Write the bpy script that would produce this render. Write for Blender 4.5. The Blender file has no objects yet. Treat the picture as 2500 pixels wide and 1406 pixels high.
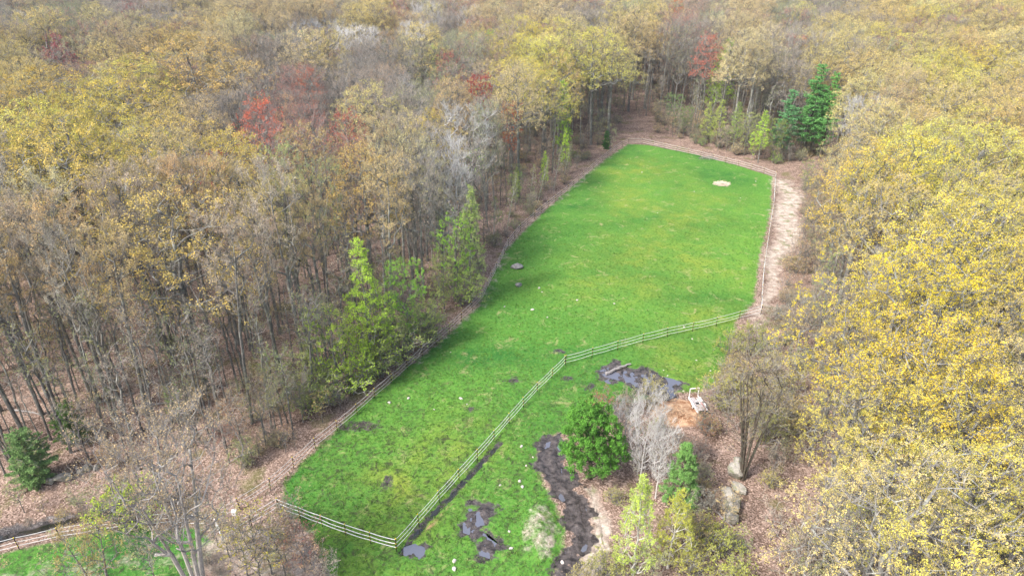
import bpy, math, random
import numpy as np
from mathutils import Vector, noise as mnoise
R_ = math.radians
rng = np.random.default_rng(7)
random.seed(7)
SC = bpy.context.scene
COL = SC.collection

# ------------------------------------------------------------------ camera
CAM_H, PITCH, FPX = 45.0, R_(28.0), 1665.0          # metres, down-tilt, focal length in photo pixels (2500 wide)
cd = bpy.data.cameras.new('camera'); cam = bpy.data.objects.new('camera', cd); COL.objects.link(cam)
cam.location = (0, 0, CAM_H); cam.rotation_euler = (math.pi/2 - PITCH, 0, 0)
cd.sensor_width = 36.0; cd.lens = 36.0*FPX/2500.0; cd.clip_start = 0.5; cd.clip_end = 6000
SC.camera = cam
# ------------------------------------------------------------------ world and sun
SUN_EL, SUN_AZ = R_(48), R_(235)                    # azimuth measured clockwise from +Y
w = bpy.data.worlds.new('World'); SC.world = w; w.use_nodes = True
nt = w.node_tree; nt.nodes.clear()
sky = nt.nodes.new('ShaderNodeTexSky'); sky.sky_type = 'NISHITA'; sky.sun_disc = False
sky.sun_elevation = SUN_EL; sky.sun_rotation = SUN_AZ; sky.dust_density = 3.5; sky.air_density = 1.3; sky.ozone_density = 0.6
bgn = nt.nodes.new('ShaderNodeBackground'); bgn.inputs[1].default_value = 0.14
wo = nt.nodes.new('ShaderNodeOutputWorld')
nt.links.new(sky.outputs[0], bgn.inputs[0]); nt.links.new(bgn.outputs[0], wo.inputs[0])
sl = bpy.data.lights.new('sun', 'SUN'); sl.energy = 3.0; sl.angle = R_(9); sl.color = (1.0, 0.97, 0.93)
so = bpy.data.objects.new('sun', sl); COL.objects.link(so)
sdir = Vector((math.sin(SUN_AZ)*math.cos(SUN_EL), math.cos(SUN_AZ)*math.cos(SUN_EL), math.sin(SUN_EL)))
so.rotation_euler = sdir.to_track_quat('Z', 'Y').to_euler()
SC.view_settings.view_transform = 'Standard'; SC.view_settings.look = 'None'
SC.view_settings.exposure = 1.06; SC.view_settings.gamma = 1
SC.render.engine = 'CYCLES'
SC.cycles.max_bounces = 5; SC.cycles.diffuse_bounces = 3; SC.cycles.transmission_bounces = 3

# ------------------------------------------------------------------ geography helpers
def ter(x, y):
    """gentle rolling of the woodland floor, level inside the pasture"""
    x = np.asarray(x, float); y = np.asarray(y, float)
    far = np.clip((np.hypot(x-8, (y-95)*0.8)-70)/60, 0, 1)
    h = 2.2*np.sin(x*0.021+1.3)*np.cos(y*0.017+0.4) + 1.3*np.sin(x*0.05+y*0.037)
    big = np.clip((y-165)/400, 0, 1)**1.3*34
    return h*far + big
CP, SP = math.cos(PITCH), math.sin(PITCH)
def gp(px, py, z=0.0):
    """ground (or height z) point of the place that the photo shows at this spot"""
    a = (px-1250)/FPX; b = -(py-703)/FPX
    d = (a, CP + b*SP, -SP + b*CP)
    t = (z-CAM_H)/d[2]
    return (a*t, d[1]*t)
def proj(x, y, z):
    dz = z-CAM_H; dep = y*CP - dz*SP; up = y*SP + dz*CP
    return 1250 + FPX*x/dep, 703 - FPX*up/dep, dep
def poly(pts): return np.array([gp(*p) for p in pts])
def inside(P, x, y):
    x = np.asarray(x, float); y = np.asarray(y, float); r = np.zeros(x.shape, bool)
    for i in range(len(P)):
        x0, y0 = P[i]; x1, y1 = P[i-1]
        c = (y0 > y) != (y1 > y)
        with np.errstate(divide='ignore', invalid='ignore'):
            r ^= c & (x < (x1-x0)*(y-y0)/(y1-y0+1e-12)+x0)
    return r
def segd(P, x, y, closed=True):
    x = np.asarray(x, float); y = np.asarray(y, float); d = np.full(x.shape, 1e9)
    n = len(P)
    for i in range(n if closed else n-1):
        ax, ay = P[i]; bx, by = P[(i+1) % n]
        L = (bx-ax)**2+(by-ay)**2+1e-9
        t = np.clip(((x-ax)*(bx-ax)+(y-ay)*(by-ay))/L, 0, 1)
        d = np.minimum(d, np.hypot(x-ax-t*(bx-ax), y-ay-t*(by-ay)))
    return d
def sdf(P, x, y):                                   # positive inside, metres
    d = segd(P, x, y); return np.where(inside(P, x, y), d, -d)
def soft(P, x, y, f=1.5): return np.clip(0.5+sdf(P, x, y)/(2*f), 0, 1)

# ------------------------------------------------------------------ nodes helper
def mat(name):
    m = bpy.data.materials.new(name); m.use_nodes = True; m.node_tree.nodes.clear(); return m, m.node_tree
class N:
    def __init__(s, nt): s.nt = nt
    def n(s, t, **k):
        o = s.nt.nodes.new(t)
        for a, v in k.items(): setattr(o, a, v)
        return o
    def put(s, sock, v):
        if isinstance(v, bpy.types.NodeSocket): s.nt.links.new(v, sock)
        elif v is not None:
            if sock.type == 'RGBA' and len(v) == 3: v = (*v, 1)
            sock.default_value = v
    def noise(s, vec, scale, detail=3, rough=0.55, dist=0.0):
        o = s.n('ShaderNodeTexNoise'); s.put(o.inputs['Vector'], vec); o.inputs['Scale'].default_value = scale
        o.inputs['Detail'].default_value = detail; o.inputs['Roughness'].default_value = rough; o.inputs['Distortion'].default_value = dist
        return o.outputs['Fac']
    def voro(s, vec, scale, out='Distance', feature='F1'):
        o = s.n('ShaderNodeTexVoronoi', feature=feature); s.put(o.inputs['Vector'], vec); o.inputs['Scale'].default_value = scale
        return o.outputs[out]
    def math(s, op, a, b=0.0, c=0.0, clamp=False):
        o = s.n('ShaderNodeMath', operation=op, use_clamp=clamp)
        for i, v in enumerate((a, b, c)): s.put(o.inputs[i], v)
        return o.outputs[0]
    def rng(s, v, a, b, c=0.0, d=1.0, smooth=False):
        o = s.n('ShaderNodeMapRange'); o.clamp = True
        if smooth: o.interpolation_type = 'SMOOTHSTEP'
        for i, q in enumerate((v, a, b, c, d)): s.put(o.inputs[i], q)
        return o.outputs[0]
    def mix(s, f, a, b, mode='MIX'):
        o = s.n('ShaderNodeMix', data_type='RGBA', blend_type=mode)
        s.put(o.inputs[0], f); s.put(o.inputs[6], a); s.put(o.inputs[7], b); return o.outputs[2]
    def attr(s, name, kind='GEOMETRY'):
        o = s.n('ShaderNodeAttribute', attribute_name=name, attribute_type=kind); return o
    def pos(s): return s.n('ShaderNodeNewGeometry').outputs['Position']
    def bump(s, h, strength, dist=0.1):
        o = s.n('ShaderNodeBump'); s.put(o.inputs['Height'], h); o.inputs['Strength'].default_value = strength; o.inputs['Distance'].default_value = dist
        return o.outputs[0]
    def out(s, sh): s.nt.links.new(sh, s.n('ShaderNodeOutputMaterial').inputs[0])
    def pbsdf(s, col, rough=0.8, normal=None, metal=0.0, spec=0.3):
        o = s.n('ShaderNodeBsdfPrincipled'); s.put(o.inputs['Base Color'], col); s.put(o.inputs['Roughness'], rough)
        o.inputs['Metallic'].default_value = metal; s.put(o.inputs['Specular IOR Level'], spec)
        if normal is not None: s.put(o.inputs['Normal'], normal)
        return o.outputs[0]

def plain(name, col, rough=0.7, metal=0.0, var=0.25, scale=6.0, bump=0.2, stain=None):
    m, t = mat(name); s = N(t)
    o = s.n('ShaderNodeTexCoord').outputs['Object']
    f = s.noise(o, scale, 5, 0.6)
    c = s.mix(s.rng(f, 0.3, 0.7), tuple(v*(1-var) for v in col), tuple(min(1, v*(1+var)) for v in col))
    if stain: c = s.mix(s.rng(s.noise(o, scale*0.6, 4, 0.7, 0.5), 0.52, 0.62), c, stain)
    s.out(s.pbsdf(c, rough, s.bump(s.noise(o, scale*3, 4), bump, 0.03), metal))
    return m

# leaf: tint comes from the tree itself (property or instance attribute 'tint')
def leafmat(name, trans=0.25, gain=1.0):
    m, t = mat(name); s = N(t)
    tint = s.attr('tint', 'INSTANCER').outputs['Color']
    v = s.attr('var').outputs['Fac']
    c = s.mix(1.0, tint, s.mix(v, (0.50, 0.55, 0.62), (1.38, 1.34, 1.2)), 'MULTIPLY')
    d = s.n('ShaderNodeBsdfDiffuse'); s.put(d.inputs[0], c)
    tr = s.n('ShaderNodeBsdfTranslucent'); s.put(tr.inputs[0], c)
    mx = s.n('ShaderNodeMixShader'); mx.inputs[0].default_value = trans
    s.nt.links.new(d.outputs[0], mx.inputs[1]); s.nt.links.new(tr.outputs[0], mx.inputs[2])
    s.out(mx.outputs[0]); return m
def barkmat(name, a, b, lichen, scale=5.0):
    m, t = mat(name); s = N(t); o = s.n('ShaderNodeTexCoord').outputs['Object']
    rnd = s.n('ShaderNodeObjectInfo').outputs['Random']
    mp = s.n('ShaderNodeMapping'); mp.inputs['Scale'].default_value = (3, 3, 0.6); s.put(mp.inputs[0], o)
    f = s.noise(mp.outputs[0], scale, 5, 0.65)
    c = s.mix(s.rng(f, 0.35, 0.65), a, b)
    c = s.mix(s.math('MULTIPLY', s.rng(s.noise(o, 1.6, 4, 0.7), 0.5, 0.62), 0.7), c, lichen)
    c = s.mix(1.0, c, s.mix(rnd, (0.75, 0.75, 0.76), (1.2, 1.18, 1.15)), 'MULTIPLY')
    s.out(s.pbsdf(c, 0.9, s.bump(f, 0.5, 0.05), spec=0.1)); return m
LEAF = leafmat('spring_leaf'); NEEDLE = leafmat('pine_needle', 0.1)
BARK = barkmat('grey_bark', (0.095, 0.09, 0.085), (0.23, 0.22, 0.205), (0.34, 0.36, 0.32))
TWIG = barkmat('brown_twig', (0.15, 0.14, 0.135), (0.34, 0.32, 0.305), (0.45, 0.44, 0.43))
TWIGM = barkmat('soft_grey_twig', (0.24, 0.225, 0.21), (0.44, 0.42, 0.40), (0.5, 0.49, 0.46))
TWIGW = barkmat('pale_grey_twig', (0.34, 0.33, 0.33), (0.58, 0.57, 0.57), (0.5, 0.5, 0.46))
BIRCH = barkmat('white_bark', (0.34, 0.33, 0.29), (0.55, 0.54, 0.50), (0.14, 0.13, 0.11))
PBARK = barkmat('dark_bark', (0.06, 0.05, 0.04), (0.12, 0.10, 0.08), (0.15, 0.16, 0.12))

# ------------------------------------------------------------------ fast meshes
def mk_mesh(name, V, quads=None, tris=None, mats=(), mi=None, var=None, smooth=False):
    me = bpy.data.meshes.new(name)
    q = np.asarray(quads if quads is not None else np.zeros((0, 4)), np.int32).reshape(-1, 4)
    t = np.asarray(tris if tris is not None else np.zeros((0, 3)), np.int32).reshape(-1, 3)
    V = np.asarray(V, np.float32)
    me.vertices.add(len(V)); me.vertices.foreach_set('co', V.ravel())
    me.loops.add(q.size+t.size); me.loops.foreach_set('vertex_index', np.concatenate([q.ravel(), t.ravel()]))
    nf = len(q)+len(t); me.polygons.add(nf)
    ls = np.concatenate([np.arange(len(q))*4, q.size+np.arange(len(t))*3]).astype(np.int32)
    me.polygons.foreach_set('loop_start', ls)
    if mi is not None: me.polygons.foreach_set('material_index', np.asarray(mi, np.int32))
    me.polygons.foreach_set('use_smooth', np.full(nf, smooth))
    if var is not None:
        a = me.attributes.new('var', 'FLOAT', 'POINT'); a.data.foreach_set('value', np.asarray(var, np.float32))
    for m in mats: me.materials.append(m)
    me.update(calc_edges=True); me.validate()
    return me
def tubes(A, B, ra, rb, k):
    """tapered k-sided prisms from A to B, vectorised"""
    n = len(A); D = B-A; L = np.linalg.norm(D, axis=1, keepdims=True)+1e-9; D = D/L
    up = np.where(np.abs(D[:, 2:3]) > 0.9, np.array([[1., 0, 0]]), np.array([[0, 0, 1.]]))
    U = np.cross(D, up); U /= np.linalg.norm(U, axis=1, keepdims=True)+1e-9; W = np.cross(D, U)
    ang = np.arange(k)*2*np.pi/k
    ring = U[:, None]*np.cos(ang)[None, :, None]+W[:, None]*np.sin(ang)[None, :, None]
    V = np.concatenate([A[:, None]+ring*ra[:, None, None], B[:, None]+ring*rb[:, None, None]], 1).reshape(-1, 3)
    i = np.arange(k); j = (i+1) % k
    q = np.stack([i, j, j+k, i+k], 1)[None]+(np.arange(n)*2*k)[:, None, None]
    return V, q.reshape(-1, 4)
def unit(v): return v/(np.linalg.norm(v, axis=-1, keepdims=True)+1e-9)
def leafquads(C, size, flat=0.0, g=rng):
    n = len(C); a = unit(g.normal(size=(n, 3))); b = unit(np.cross(a, g.normal(size=(n, 3))))
    if flat: a[:, 2] *= (1-flat); b[:, 2] *= (1-flat); a = unit(a); b = unit(b)
    s = size*g.uniform(0.6, 1.3, (n, 1)); a = a*s; b = b*s*0.62
    V = np.stack([C-a, C-b*0.9+a*0.1, C+a, C+b+a*0.1], 1).reshape(-1, 3)
    return V, np.arange(n*4).reshape(-1, 4)
class Acc:                                          # collects pieces of one mesh
    def __init__(s): s.V = []; s.Q = []; s.M = []; s.A = []; s.n = 0
    def add(s, V, Q, m, var=0.5):
        if not len(V): return
        s.V.append(V); s.Q.append(Q+s.n); s.M.append(np.full(len(Q), m)); s.n += len(V)
        s.A.append(np.broadcast_to(np.asarray(var, float), (len(V),)))
    def mesh(s, name, mats, smooth=False):
        return mk_mesh(name, np.concatenate(s.V), np.concatenate(s.Q), None, mats, np.concatenate(s.M), np.concatenate(s.A), smooth)
    def merged(s, o):
        r = Acc(); r.V = s.V+o.V; r.Q = s.Q+[q+s.n for q in o.Q]; r.M = s.M+o.M; r.A = s.A+o.A; r.n = s.n+o.n; return r

# ------------------------------------------------------------------ tree skeleton: every branch tip is joined to the nearest fitting node
def skeleton(g, trunk, targets, step=0.8, lift=1.6, kink=0.12):
    P = [np.array(p, float) for p in trunk]; par = [-1]+list(range(len(trunk)-1))
    P = list(P); plen = [0.0]
    for i in range(1, len(P)): plen.append(plen[-1]+np.linalg.norm(P[i]-P[i-1]))
    for T in targets:
        A = np.array(P); d = T-A; dist = np.linalg.norm(d, axis=1)
        hor = np.hypot(d[:, 0], d[:, 1])
        cost = dist+0.12*np.array(plen)+lift*np.maximum(0, hor*0.45-d[:, 2])
        k = int(np.argmin(cost)); D = dist[k]
        if D < 0.25: continue
        n = max(1, int(round(D/step))); a = P[k]
        pd = unit(a-P[par[k]]) if par[k] >= 0 else np.array([0, 0, 1.])
        b0 = a+pd*D*0.3
        prev = k
        for i in range(1, n+1):
            t = i/n; p = (1-t)**2*a+2*t*(1-t)*b0+t*t*T
            if i < n: p = p+g.normal(size=3)*kink*min(D, 2)*0.5
            P.append(p); par.append(prev); plen.append(plen[prev]+D/n); prev = len(P)-1
    P = np.array(P); par = np.array(par)
    return P, par
def radii(P, par, tip, base):
    n = len(P); ex = 2.3; acc = np.zeros(n); kids = np.zeros(n, int)
    for i in range(n-1, 0, -1):
        if kids[i] == 0: acc[i] = tip**ex
        acc[par[i]] += acc[i]; kids[par[i]] += 1
    r = np.maximum(acc, 1e-12)**(1/ex)
    r = tip+(r-tip)*(base-tip)/max(r[0]-tip, 1e-6)
    return r, kids
def build_tree(seed, H, rad, cb, ntip, shape='dome', base_r=0.26, tip=0.014, twigs=5, twl=0.8, leaves=7, leafs=0.085,
               bark=BARK, twig=TWIG, leaf=LEAF, shell=0.6, up=0.25, stems=1, lean=0.03, twr=0.009, dead=0, forkat=0.6, clump=1, lift=1.6, kink=0.12):
    g = np.random.default_rng(seed)
    T = []
    while len(T) < ntip:
        v = unit(g.normal(size=3)); q = g.uniform(shell, 1)**0.8 if g.random() < 0.8 else g.uniform(0.25, 1)
        th = math.atan2(v[1], v[0])
        wob = 1+0.16*math.sin(2*th+seed)+0.12*math.sin(3*th+seed*2.1)+0.1*math.sin(5*th+v[2]*4)
        if shape == 'dome':
            if v[2] < -0.35: continue
            p = np.array([v[0]*rad*wob*q, v[1]*rad*wob*q, cb+(H-cb)*0.32+v[2]*(H-cb)*(0.68 if v[2] > 0 else 0.45)*q*(0.9+0.1*wob)])
        elif shape == 'vase':
            z = g.uniform(0, 1)**0.75; rr = rad*(0.25+0.85*math.sin(min(z, 1)*2.2)**0.8)*math.sqrt(g.uniform(0.15, 1))*wob
            p = np.array([math.cos(th)*rr, math.sin(th)*rr, cb+(H-cb)*z])
        elif shape == 'cone':
            z = g.uniform(0, 1)**1.1; rr = rad*(1.0-z)**0.7*math.sqrt(g.uniform(0.2, 1))*wob*(0.6+0.4*min(1, z*5))
            p = np.array([math.cos(th)*rr, math.sin(th)*rr, cb+(H-cb)*z])
        T.append(p)
    T = np.array(T); o = np.argsort(T[:, 2]*0.6+np.hypot(T[:, 0], T[:, 1])+g.uniform(0, 1.0, len(T))*3)
    T = T[o]
    lx, ly = g.normal(size=2)*lean*H*0.5
    top = cb+(H-cb)*(forkat if shape != 'cone' else 0.93)
    nn = 12; tr = [(lx*(i/nn)**1.5+g.normal()*0.03*i/nn*3, ly*(i/nn)**1.5+g.normal()*0.03*i/nn*3, top*i/nn-0.25*(i == 0)) for i in range(nn+1)]
    T[:, 0] += lx*T[:, 2]/H; T[:, 1] += ly*T[:, 2]/H
    if stems == 1:
        P, par = skeleton(g, tr, T, lift=lift, kink=kink)
        r, kids = radii(P, par, tip, base_r)
    else:
        PP = []; pp = []; rr = []; off = 0
        for s_ in range(stems):
            a = 2*np.pi*s_/stems+g.uniform(-.4, .4); sub = T[s_::stems]
            fl = rad*0.45
            tr2 = [(math.cos(a)*(0.15+fl*(i/8)**1.3), math.sin(a)*(0.15+fl*(i/8)**1.3), top*i/8*g.uniform(.97, 1.03)-0.2*(i == 0)) for i in range(9)]
            c = np.array([math.cos(a), math.sin(a)]); sub = sub.copy(); sub[:, :2] = sub[:, :2]*0.7+c*rad*0.35
            P_, par_ = skeleton(g, tr2, sub, lift=lift, kink=kink); r_, k_ = radii(P_, par_, tip, base_r*g.uniform(.7, 1.1))
            PP.append(P_); pp.append(np.where(par_ >= 0, par_+off, -1)); rr.append(r_); off += len(P_)
        P = np.concatenate(PP); par = np.concatenate(pp); r = np.concatenate(rr)
        kids = np.zeros(len(P), int); np.add.at(kids, par[par >= 0], 1)
    # root flare
    r = r*(1+0.5*np.clip(1-P[:, 2]/1.2, 0, 1)**2)
    A = Acc(); B = Acc(); ch = np.where(par >= 0)[0]
    main = r[ch] > base_r*0.42
    for acc, sel in ((A, ch[main]), (B, ch[~main])):
        for lo, hi, k in ((0.07, 9, 7), (0.03, 0.07, 4), (0, 0.03, 3)):
            s2 = sel[(r[sel] > lo) & (r[sel] <= hi)]
            if len(s2):
                V, Q = tubes(P[par[s2]], P[s2], np.minimum(r[par[s2]], r[s2]*1.35+0.02), r[s2], k); acc.add(V, Q, 0)
    tips = np.where((kids == 0) & (par >= 0))[0]
    if dead: tips = tips[g.random(len(tips)) > dead]
    ctr = np.array([lx, ly, cb+(H-cb)*0.35])
    n = len(tips)*twigs; base = np.repeat(tips, twigs)
    f = g.uniform(0, 1, (n, 1)); st = P[base]*(1-f*0.8)+P[par[base]]*f*0.8
    dr = unit(unit(P[base]-P[par[base]])*0.7+unit(P[base]-ctr)*0.35+g.normal(size=(n, 3))*0.55+np.array([0, 0, up]))
    en = st+dr*twl*g.uniform(0.5, 1.25, (n, 1))
    V, Q = tubes(st, en, np.full(n, twr), np.full(n, twr*0.5), 3); B.add(V, Q, 1)
    # side twiglets
    f = g.uniform(0.3, 0.9, (n, 1)); s3 = st*(1-f)+en*f; d3 = unit(dr+g.normal(size=(n, 3))*0.8); e3 = s3+d3*twl*0.45
    V, Q = tubes(s3, e3, np.full(n, twr*0.7), np.full(n, twr*0.4), 3); B.add(V, Q, 1)
    if leaves:
        m = leaves; f = g.uniform(0.45, 1.08, (n, m, 1)); pick = g.random((n, m, 1)) < 0.4
        C = np.where(pick, s3[:, None]*(1-f)+e3[:, None]*f, st[:, None]*(1-f)+en[:, None]*f)+g.normal(size=(n, m, 3))*leafs*0.7
        C = C.reshape(-1, 3); tone = np.repeat(g.uniform(0, 1, len(tips)), twigs*m*clump)
        if clump > 1: C = np.repeat(C, clump, 0); C = C+g.normal(size=C.shape)*leafs*1.3
        V, Q = leafquads(C, leafs, g=g)
        vv = np.clip(0.55*tone+0.45*g.uniform(0, 1, len(C)), 0, 1)
        B.add(V, Q, 2, np.repeat(vv, 4))
    return A, B, (bark, twig, leaf), H
def build_pine(seed, H, rad, cb=0.12, ragged=0.25, tuft=0.16, whorls=None, dense=1.0, base_r=0.2, taper=0.72):
    g = np.random.default_rng(seed); A = Acc(); B = Acc()
    nn = 10; P = np.array([(g.normal()*0.04*i, g.normal()*0.04*i, H*i/nn-(0.2 if i == 0 else 0)) for i in range(nn+1)])
    rr = np.linspace(base_r, 0.02, nn+1); V, Q = tubes(P[:-1], P[1:], rr[:-1], rr[1:], 8); A.add(V, Q, 0)
    wn = whorls or int(H*1.7); st = []; en = []
    for i in range(wn):
        z = cb+(1-cb)*(i/wn)**0.95; rz = rad*(1-z)**taper*(1 if z > cb+0.15 else 0.72)*g.uniform(1-ragged, 1+ragged*0.5)+0.25
        c = np.array([np.interp(z, np.linspace(0, 1, nn+1), P[:, q]) for q in range(3)])
        for a in np.arange(0, 6.28, 6.28/g.integers(5, 8))+g.uniform(0, 6):
            L = rz*g.uniform(0.6, 1.15); e = c+np.array([math.cos(a)*L, math.sin(a)*L, L*g.uniform(-0.05, 0.35)+0.1])
            st.append(c); en.append(e)
    st = np.array(st); en = np.array(en); V, Q = tubes(st, en, np.full(len(st), 0.03), np.full(len(st), 0.008), 4); B.add(V, Q, 0)
    C = []; D = []
    for a, b in zip(st, en):
        L = np.linalg.norm(b-a); m = max(3, int(L*L*5*dense)+4); f = g.uniform(0.25, 1.05, m)[:, None]
        side = np.cross(unit(b-a), (0, 0, 1.)); 
        C.append(a+(b-a)*f+side*g.normal(size=(m, 1))*L*0.2*(1.15-f)+g.normal(size=(m, 3))*np.array([0.08, 0.08, 0.10])); D.append(np.tile(unit(b-a), (m, 1)))
    C = np.concatenate(C); D = np.concatenate(D); n = len(C); m = 9
    cc = np.repeat(C, m, 0); dd = unit(np.repeat(D, m, 0)*0.5+g.normal(size=(n*m, 3))*0.8+np.array([0, 0, 0.45])); L = tuft*g.uniform(0.7, 1.4, (n*m, 1))
    sd = unit(np.cross(dd, g.normal(size=(n*m, 3))))*L*0.22
    V = np.stack([cc-sd*0.3, cc+dd*L*0.5+sd, cc+dd*L, cc+dd*L*0.5-sd], 1).reshape(-1, 3)
    vv = np.clip(np.repeat(g.uniform(0, 1, n), m)*0.6+0.4*g.uniform(0, 1, n*m), 0, 1)
    B.add(V, np.arange(n*m*4).reshape(-1, 4), 2, np.repeat(vv, 4))
    return A, B, (PBARK, PBARK, NEEDLE), H
TPL = {}
def reg(key, res):
    A, B, mats, H = res
    TPL[key] = dict(trunk=A.mesh('trunk_mesh', mats), crown=B.mesh('crown_mesh', mats), whole=A.merged(B).mesh('tree_mesh', mats), H=H)
for i in range(5):
    reg(f'oak{i}', build_tree(11+i, 22, (5.2, 6.0, 4.6, 5.6, 4.9)[i], (9.5, 10, 11, 9, 10)[i], 440, 'dome', leaves=7, clump=2, leafs=0.064, twl=0.85, base_r=0.25, kink=0.16))
for i in range(3):                                  # finer forms for the trees nearest the drone
    reg(f'nearoak{i}', build_tree(211+i, 21, (4.8, 5.2, 4.4)[i], (8.5, 9, 9)[i], 400, 'dome', leaves=4, clump=7, leafs=0.038, twl=0.8, base_r=0.22, tip=0.012, twr=0.009, kink=0.2))
for i in range(4):
    reg(f'maple{i}', build_tree(41+i, 20, (3.0, 3.6, 2.6, 3.3)[i], (7, 8, 6, 7)[i], 300, 'vase', leaves=7, leafs=0.048, twigs=7, twl=1.1, up=0.9, base_r=0.16, forkat=0.6, lift=3.5, kink=0.06, tip=0.011))
for i in range(2):
    reg(f'bare{i}', build_tree(61+i, 16, (3.2, 2.6)[i], (3.5, 4)[i], 460, 'vase', leaves=0, twigs=9, twl=1.0, up=0.9, twig=TWIGW, bark=TWIGW, twr=0.013, base_r=0.13, tip=0.009, lift=3.5, kink=0.06))
for i in range(3):                                  # maples in full red flower
    reg(f'bloom{i}', build_tree(311+i, 20, (3.4, 2.8, 2.2)[i], (8, 8, 9)[i], 330, 'dome' if i < 2 else 'vase', leaves=14, leafs=0.062, twigs=5, twl=0.8, up=0.5, base_r=0.17, forkat=0.5))
reg('bushpine', build_tree(321, 8.6, 2.6, 0.6, 620, 'dome', leaves=12, clump=5, leafs=0.06, twigs=4, twl=0.5, bark=PBARK, twig=PBARK, leaf=NEEDLE, base_r=0.14, tip=0.01, up=0.2, shell=0.45))
for i in range(2):
    reg(f'poplar{i}', build_tree(331+i, 13, (1.7, 2.1)[i], (2.2, 1.5)[i], 320, ('cone', 'vase')[i], leaves=6, clump=5, leafs=0.036, twigs=5, twl=0.55, bark=BARK, twig=BARK, base_r=0.10, tip=0.009, up=0.8, lift=3.5, kink=0.05, shell=0.3))
reg('softpine', build_tree(322, 8.6, 1.9, 0.2, 460, 'cone', leaves=12, clump=5, leafs=0.05, twigs=4, twl=0.45, bark=PBARK, twig=PBARK, leaf=NEEDLE, base_r=0.12, tip=0.01, up=0.1))
for i in range(3):
    reg(f'aspen{i}', build_tree(71+i, 13, (1.9, 1.6, 2.3)[i], (3.0, 4.0, 3.0)[i], (260, 240, 300)[i], 'cone' if i < 2 else 'vase', leaves=14, leafs=0.062, twigs=5, twl=0.6, bark=BARK, twig=BARK, base_r=0.10, tip=0.01, up=0.6, shell=0.3))
for i in range(2):
    reg(f'whitebirch{i}', build_tree(76+i, 13, (1.5, 1.8)[i], 5.0, 130, 'cone', leaves=8, leafs=0.055, twigs=5, twl=0.6, bark=BIRCH, twig=TWIG, base_r=0.10, tip=0.01, up=0.5))
for i in range(3):
    reg(f'sapling{i}', build_tree(81+i, 6, (1.2, 1.5, 1.0)[i], (1.2, 1.0, 2.0)[i], 70, 'vase', leaves=8, leafs=0.045, twigs=5, twl=0.5, base_r=0.045, tip=0.01, up=0.5, twr=0.007))
for i in range(2):
    reg(f'pole{i}', build_tree(86+i, 13, (1.2, 0.9)[i], (6, 7)[i], 50, 'vase', leaves=4, leafs=0.055, twigs=5, twl=0.7, base_r=0.085, tip=0.012, up=0.6, twr=0.009, lean=0.08))
for i in range(2):
    reg(f'shrub{i}', build_tree(91+i, 3.2, 1.6, 0.3, 160, 'dome', leaves=9, leafs=0.042, twigs=5, twl=0.45, base_r=0.035, tip=0.01, stems=5, up=0.5, twr=0.008))
for i in range(2):
    reg(f'pine{i}', build_pine(101+i, (17, 9)[i], (3.6, 2.9)[i], (0.18, 0.03)[i], ragged=(0.5, 0.15)[i], dense=(1.6, 4.0)[i], tuft=(0.19, 0.13)[i], taper=(0.6, 0.45)[i], whorls=(20, 20)[i]))
for i in range(5):
    reg(f'stand{i}', build_tree(121+i, 23, (2.9, 2.4, 2.7, 2.2, 3.3)[i], (12.0, 13.0, 14.0, 11.5, 12.5)[i], 150, 'vase', leaves=6, clump=4, leafs=0.050, twl=1.05, base_r=0.18, up=0.9, shell=0.35, lean=0.05, twigs=6, lift=4.0, kink=0.04, tip=0.010, forkat=0.85))

# ------------------------------------------------------------------ object helpers
def link(name, me, parent=None):
    o = bpy.data.objects.new(name, me); COL.objects.link(o)
    if parent: o.parent = parent
    return o
def empty(name, loc=(0, 0, 0), rz=0.0):
    o = bpy.data.objects.new(name, None); COL.objects.link(o); o.empty_display_size = 0.3
    o.location = loc; o.rotation_euler = (0, 0, rz); return o
def tag(o, label=None, cat=None, group=None, kind=None):
    if label: o['label'] = label
    if cat: o['category'] = cat
    if group: o['group'] = group
    if kind: o['kind'] = kind
    return o
TREES = []                                          # everything labelled at the end
SRC = {}
def plant(name, key, x, y, H, tint, wid=1.0, rz=None, tilt=(0, 0), split=True, **info):
    t = TPL[key]; s = H/t['H']; rz = random.uniform(0, 6.28) if rz is None else rz
    z = float(ter(x, y))-0.05
    if split:
        o = empty(name, (x, y, z)); kids = [link('trunk', t['trunk'], o), link('crown', t['crown'], o)]
    else:
        o = link(name, t['whole']); o.location = (x, y, z); kids = [o]; SRC.setdefault(key, o)
    o.rotation_euler = (tilt[0], tilt[1], rz); o.scale = (s*wid, s*wid, s)
    for k in kids: k['tint'] = [float(c) for c in tint]
    info.update(o=o, x=x, y=y, H=H, z=z); TREES.append(info)
    return o

# ------------------------------------------------------------------ layout: polygons of the place (written as seen from the drone, laid on the ground)
PASTURE = poly([(1535,352),(1580,355),(1700,378),(1800,405),(1885,432),(1880,520),(1855,620),(1840,740),(1800,780),(1765,900),(1735,950),(1640,960),(1520,990),(1440,1000),(1400,1040),
                (1320,1080),(1310,1140),(1350,1230),(1380,1290),(1360,1390),(1330,1440),(820,1440),(760,1300),(690,1230),(700,1170),(760,1110),(870,1000),(960,925),(1070,840),(1170,745),(1200,680),(1235,610),(1300,545),(1380,470),(1470,395)])
PADDOCK = poly([(-200,1400),(0,1350),(150,1320),(300,1290),(480,1290),(540,1330),(450,1420),(350,1500),(-200,1520)])
OPEN = poly([(-500,1300),(0,1200),(250,1150),(420,1140),(560,1130),(720,1060),(930,900),(1060,780),(1150,690),(1215,580),(1290,500),(1450,370),(1520,300),(1610,295),(1650,335),(1720,350),(1830,392),(1940,395),
             (2010,420),(2010,600),(1975,750),(1930,880),(1940,1050),(1975,1200),(1975,1450),(1900,1700),(300,1700),(-400,1560)])
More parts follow.
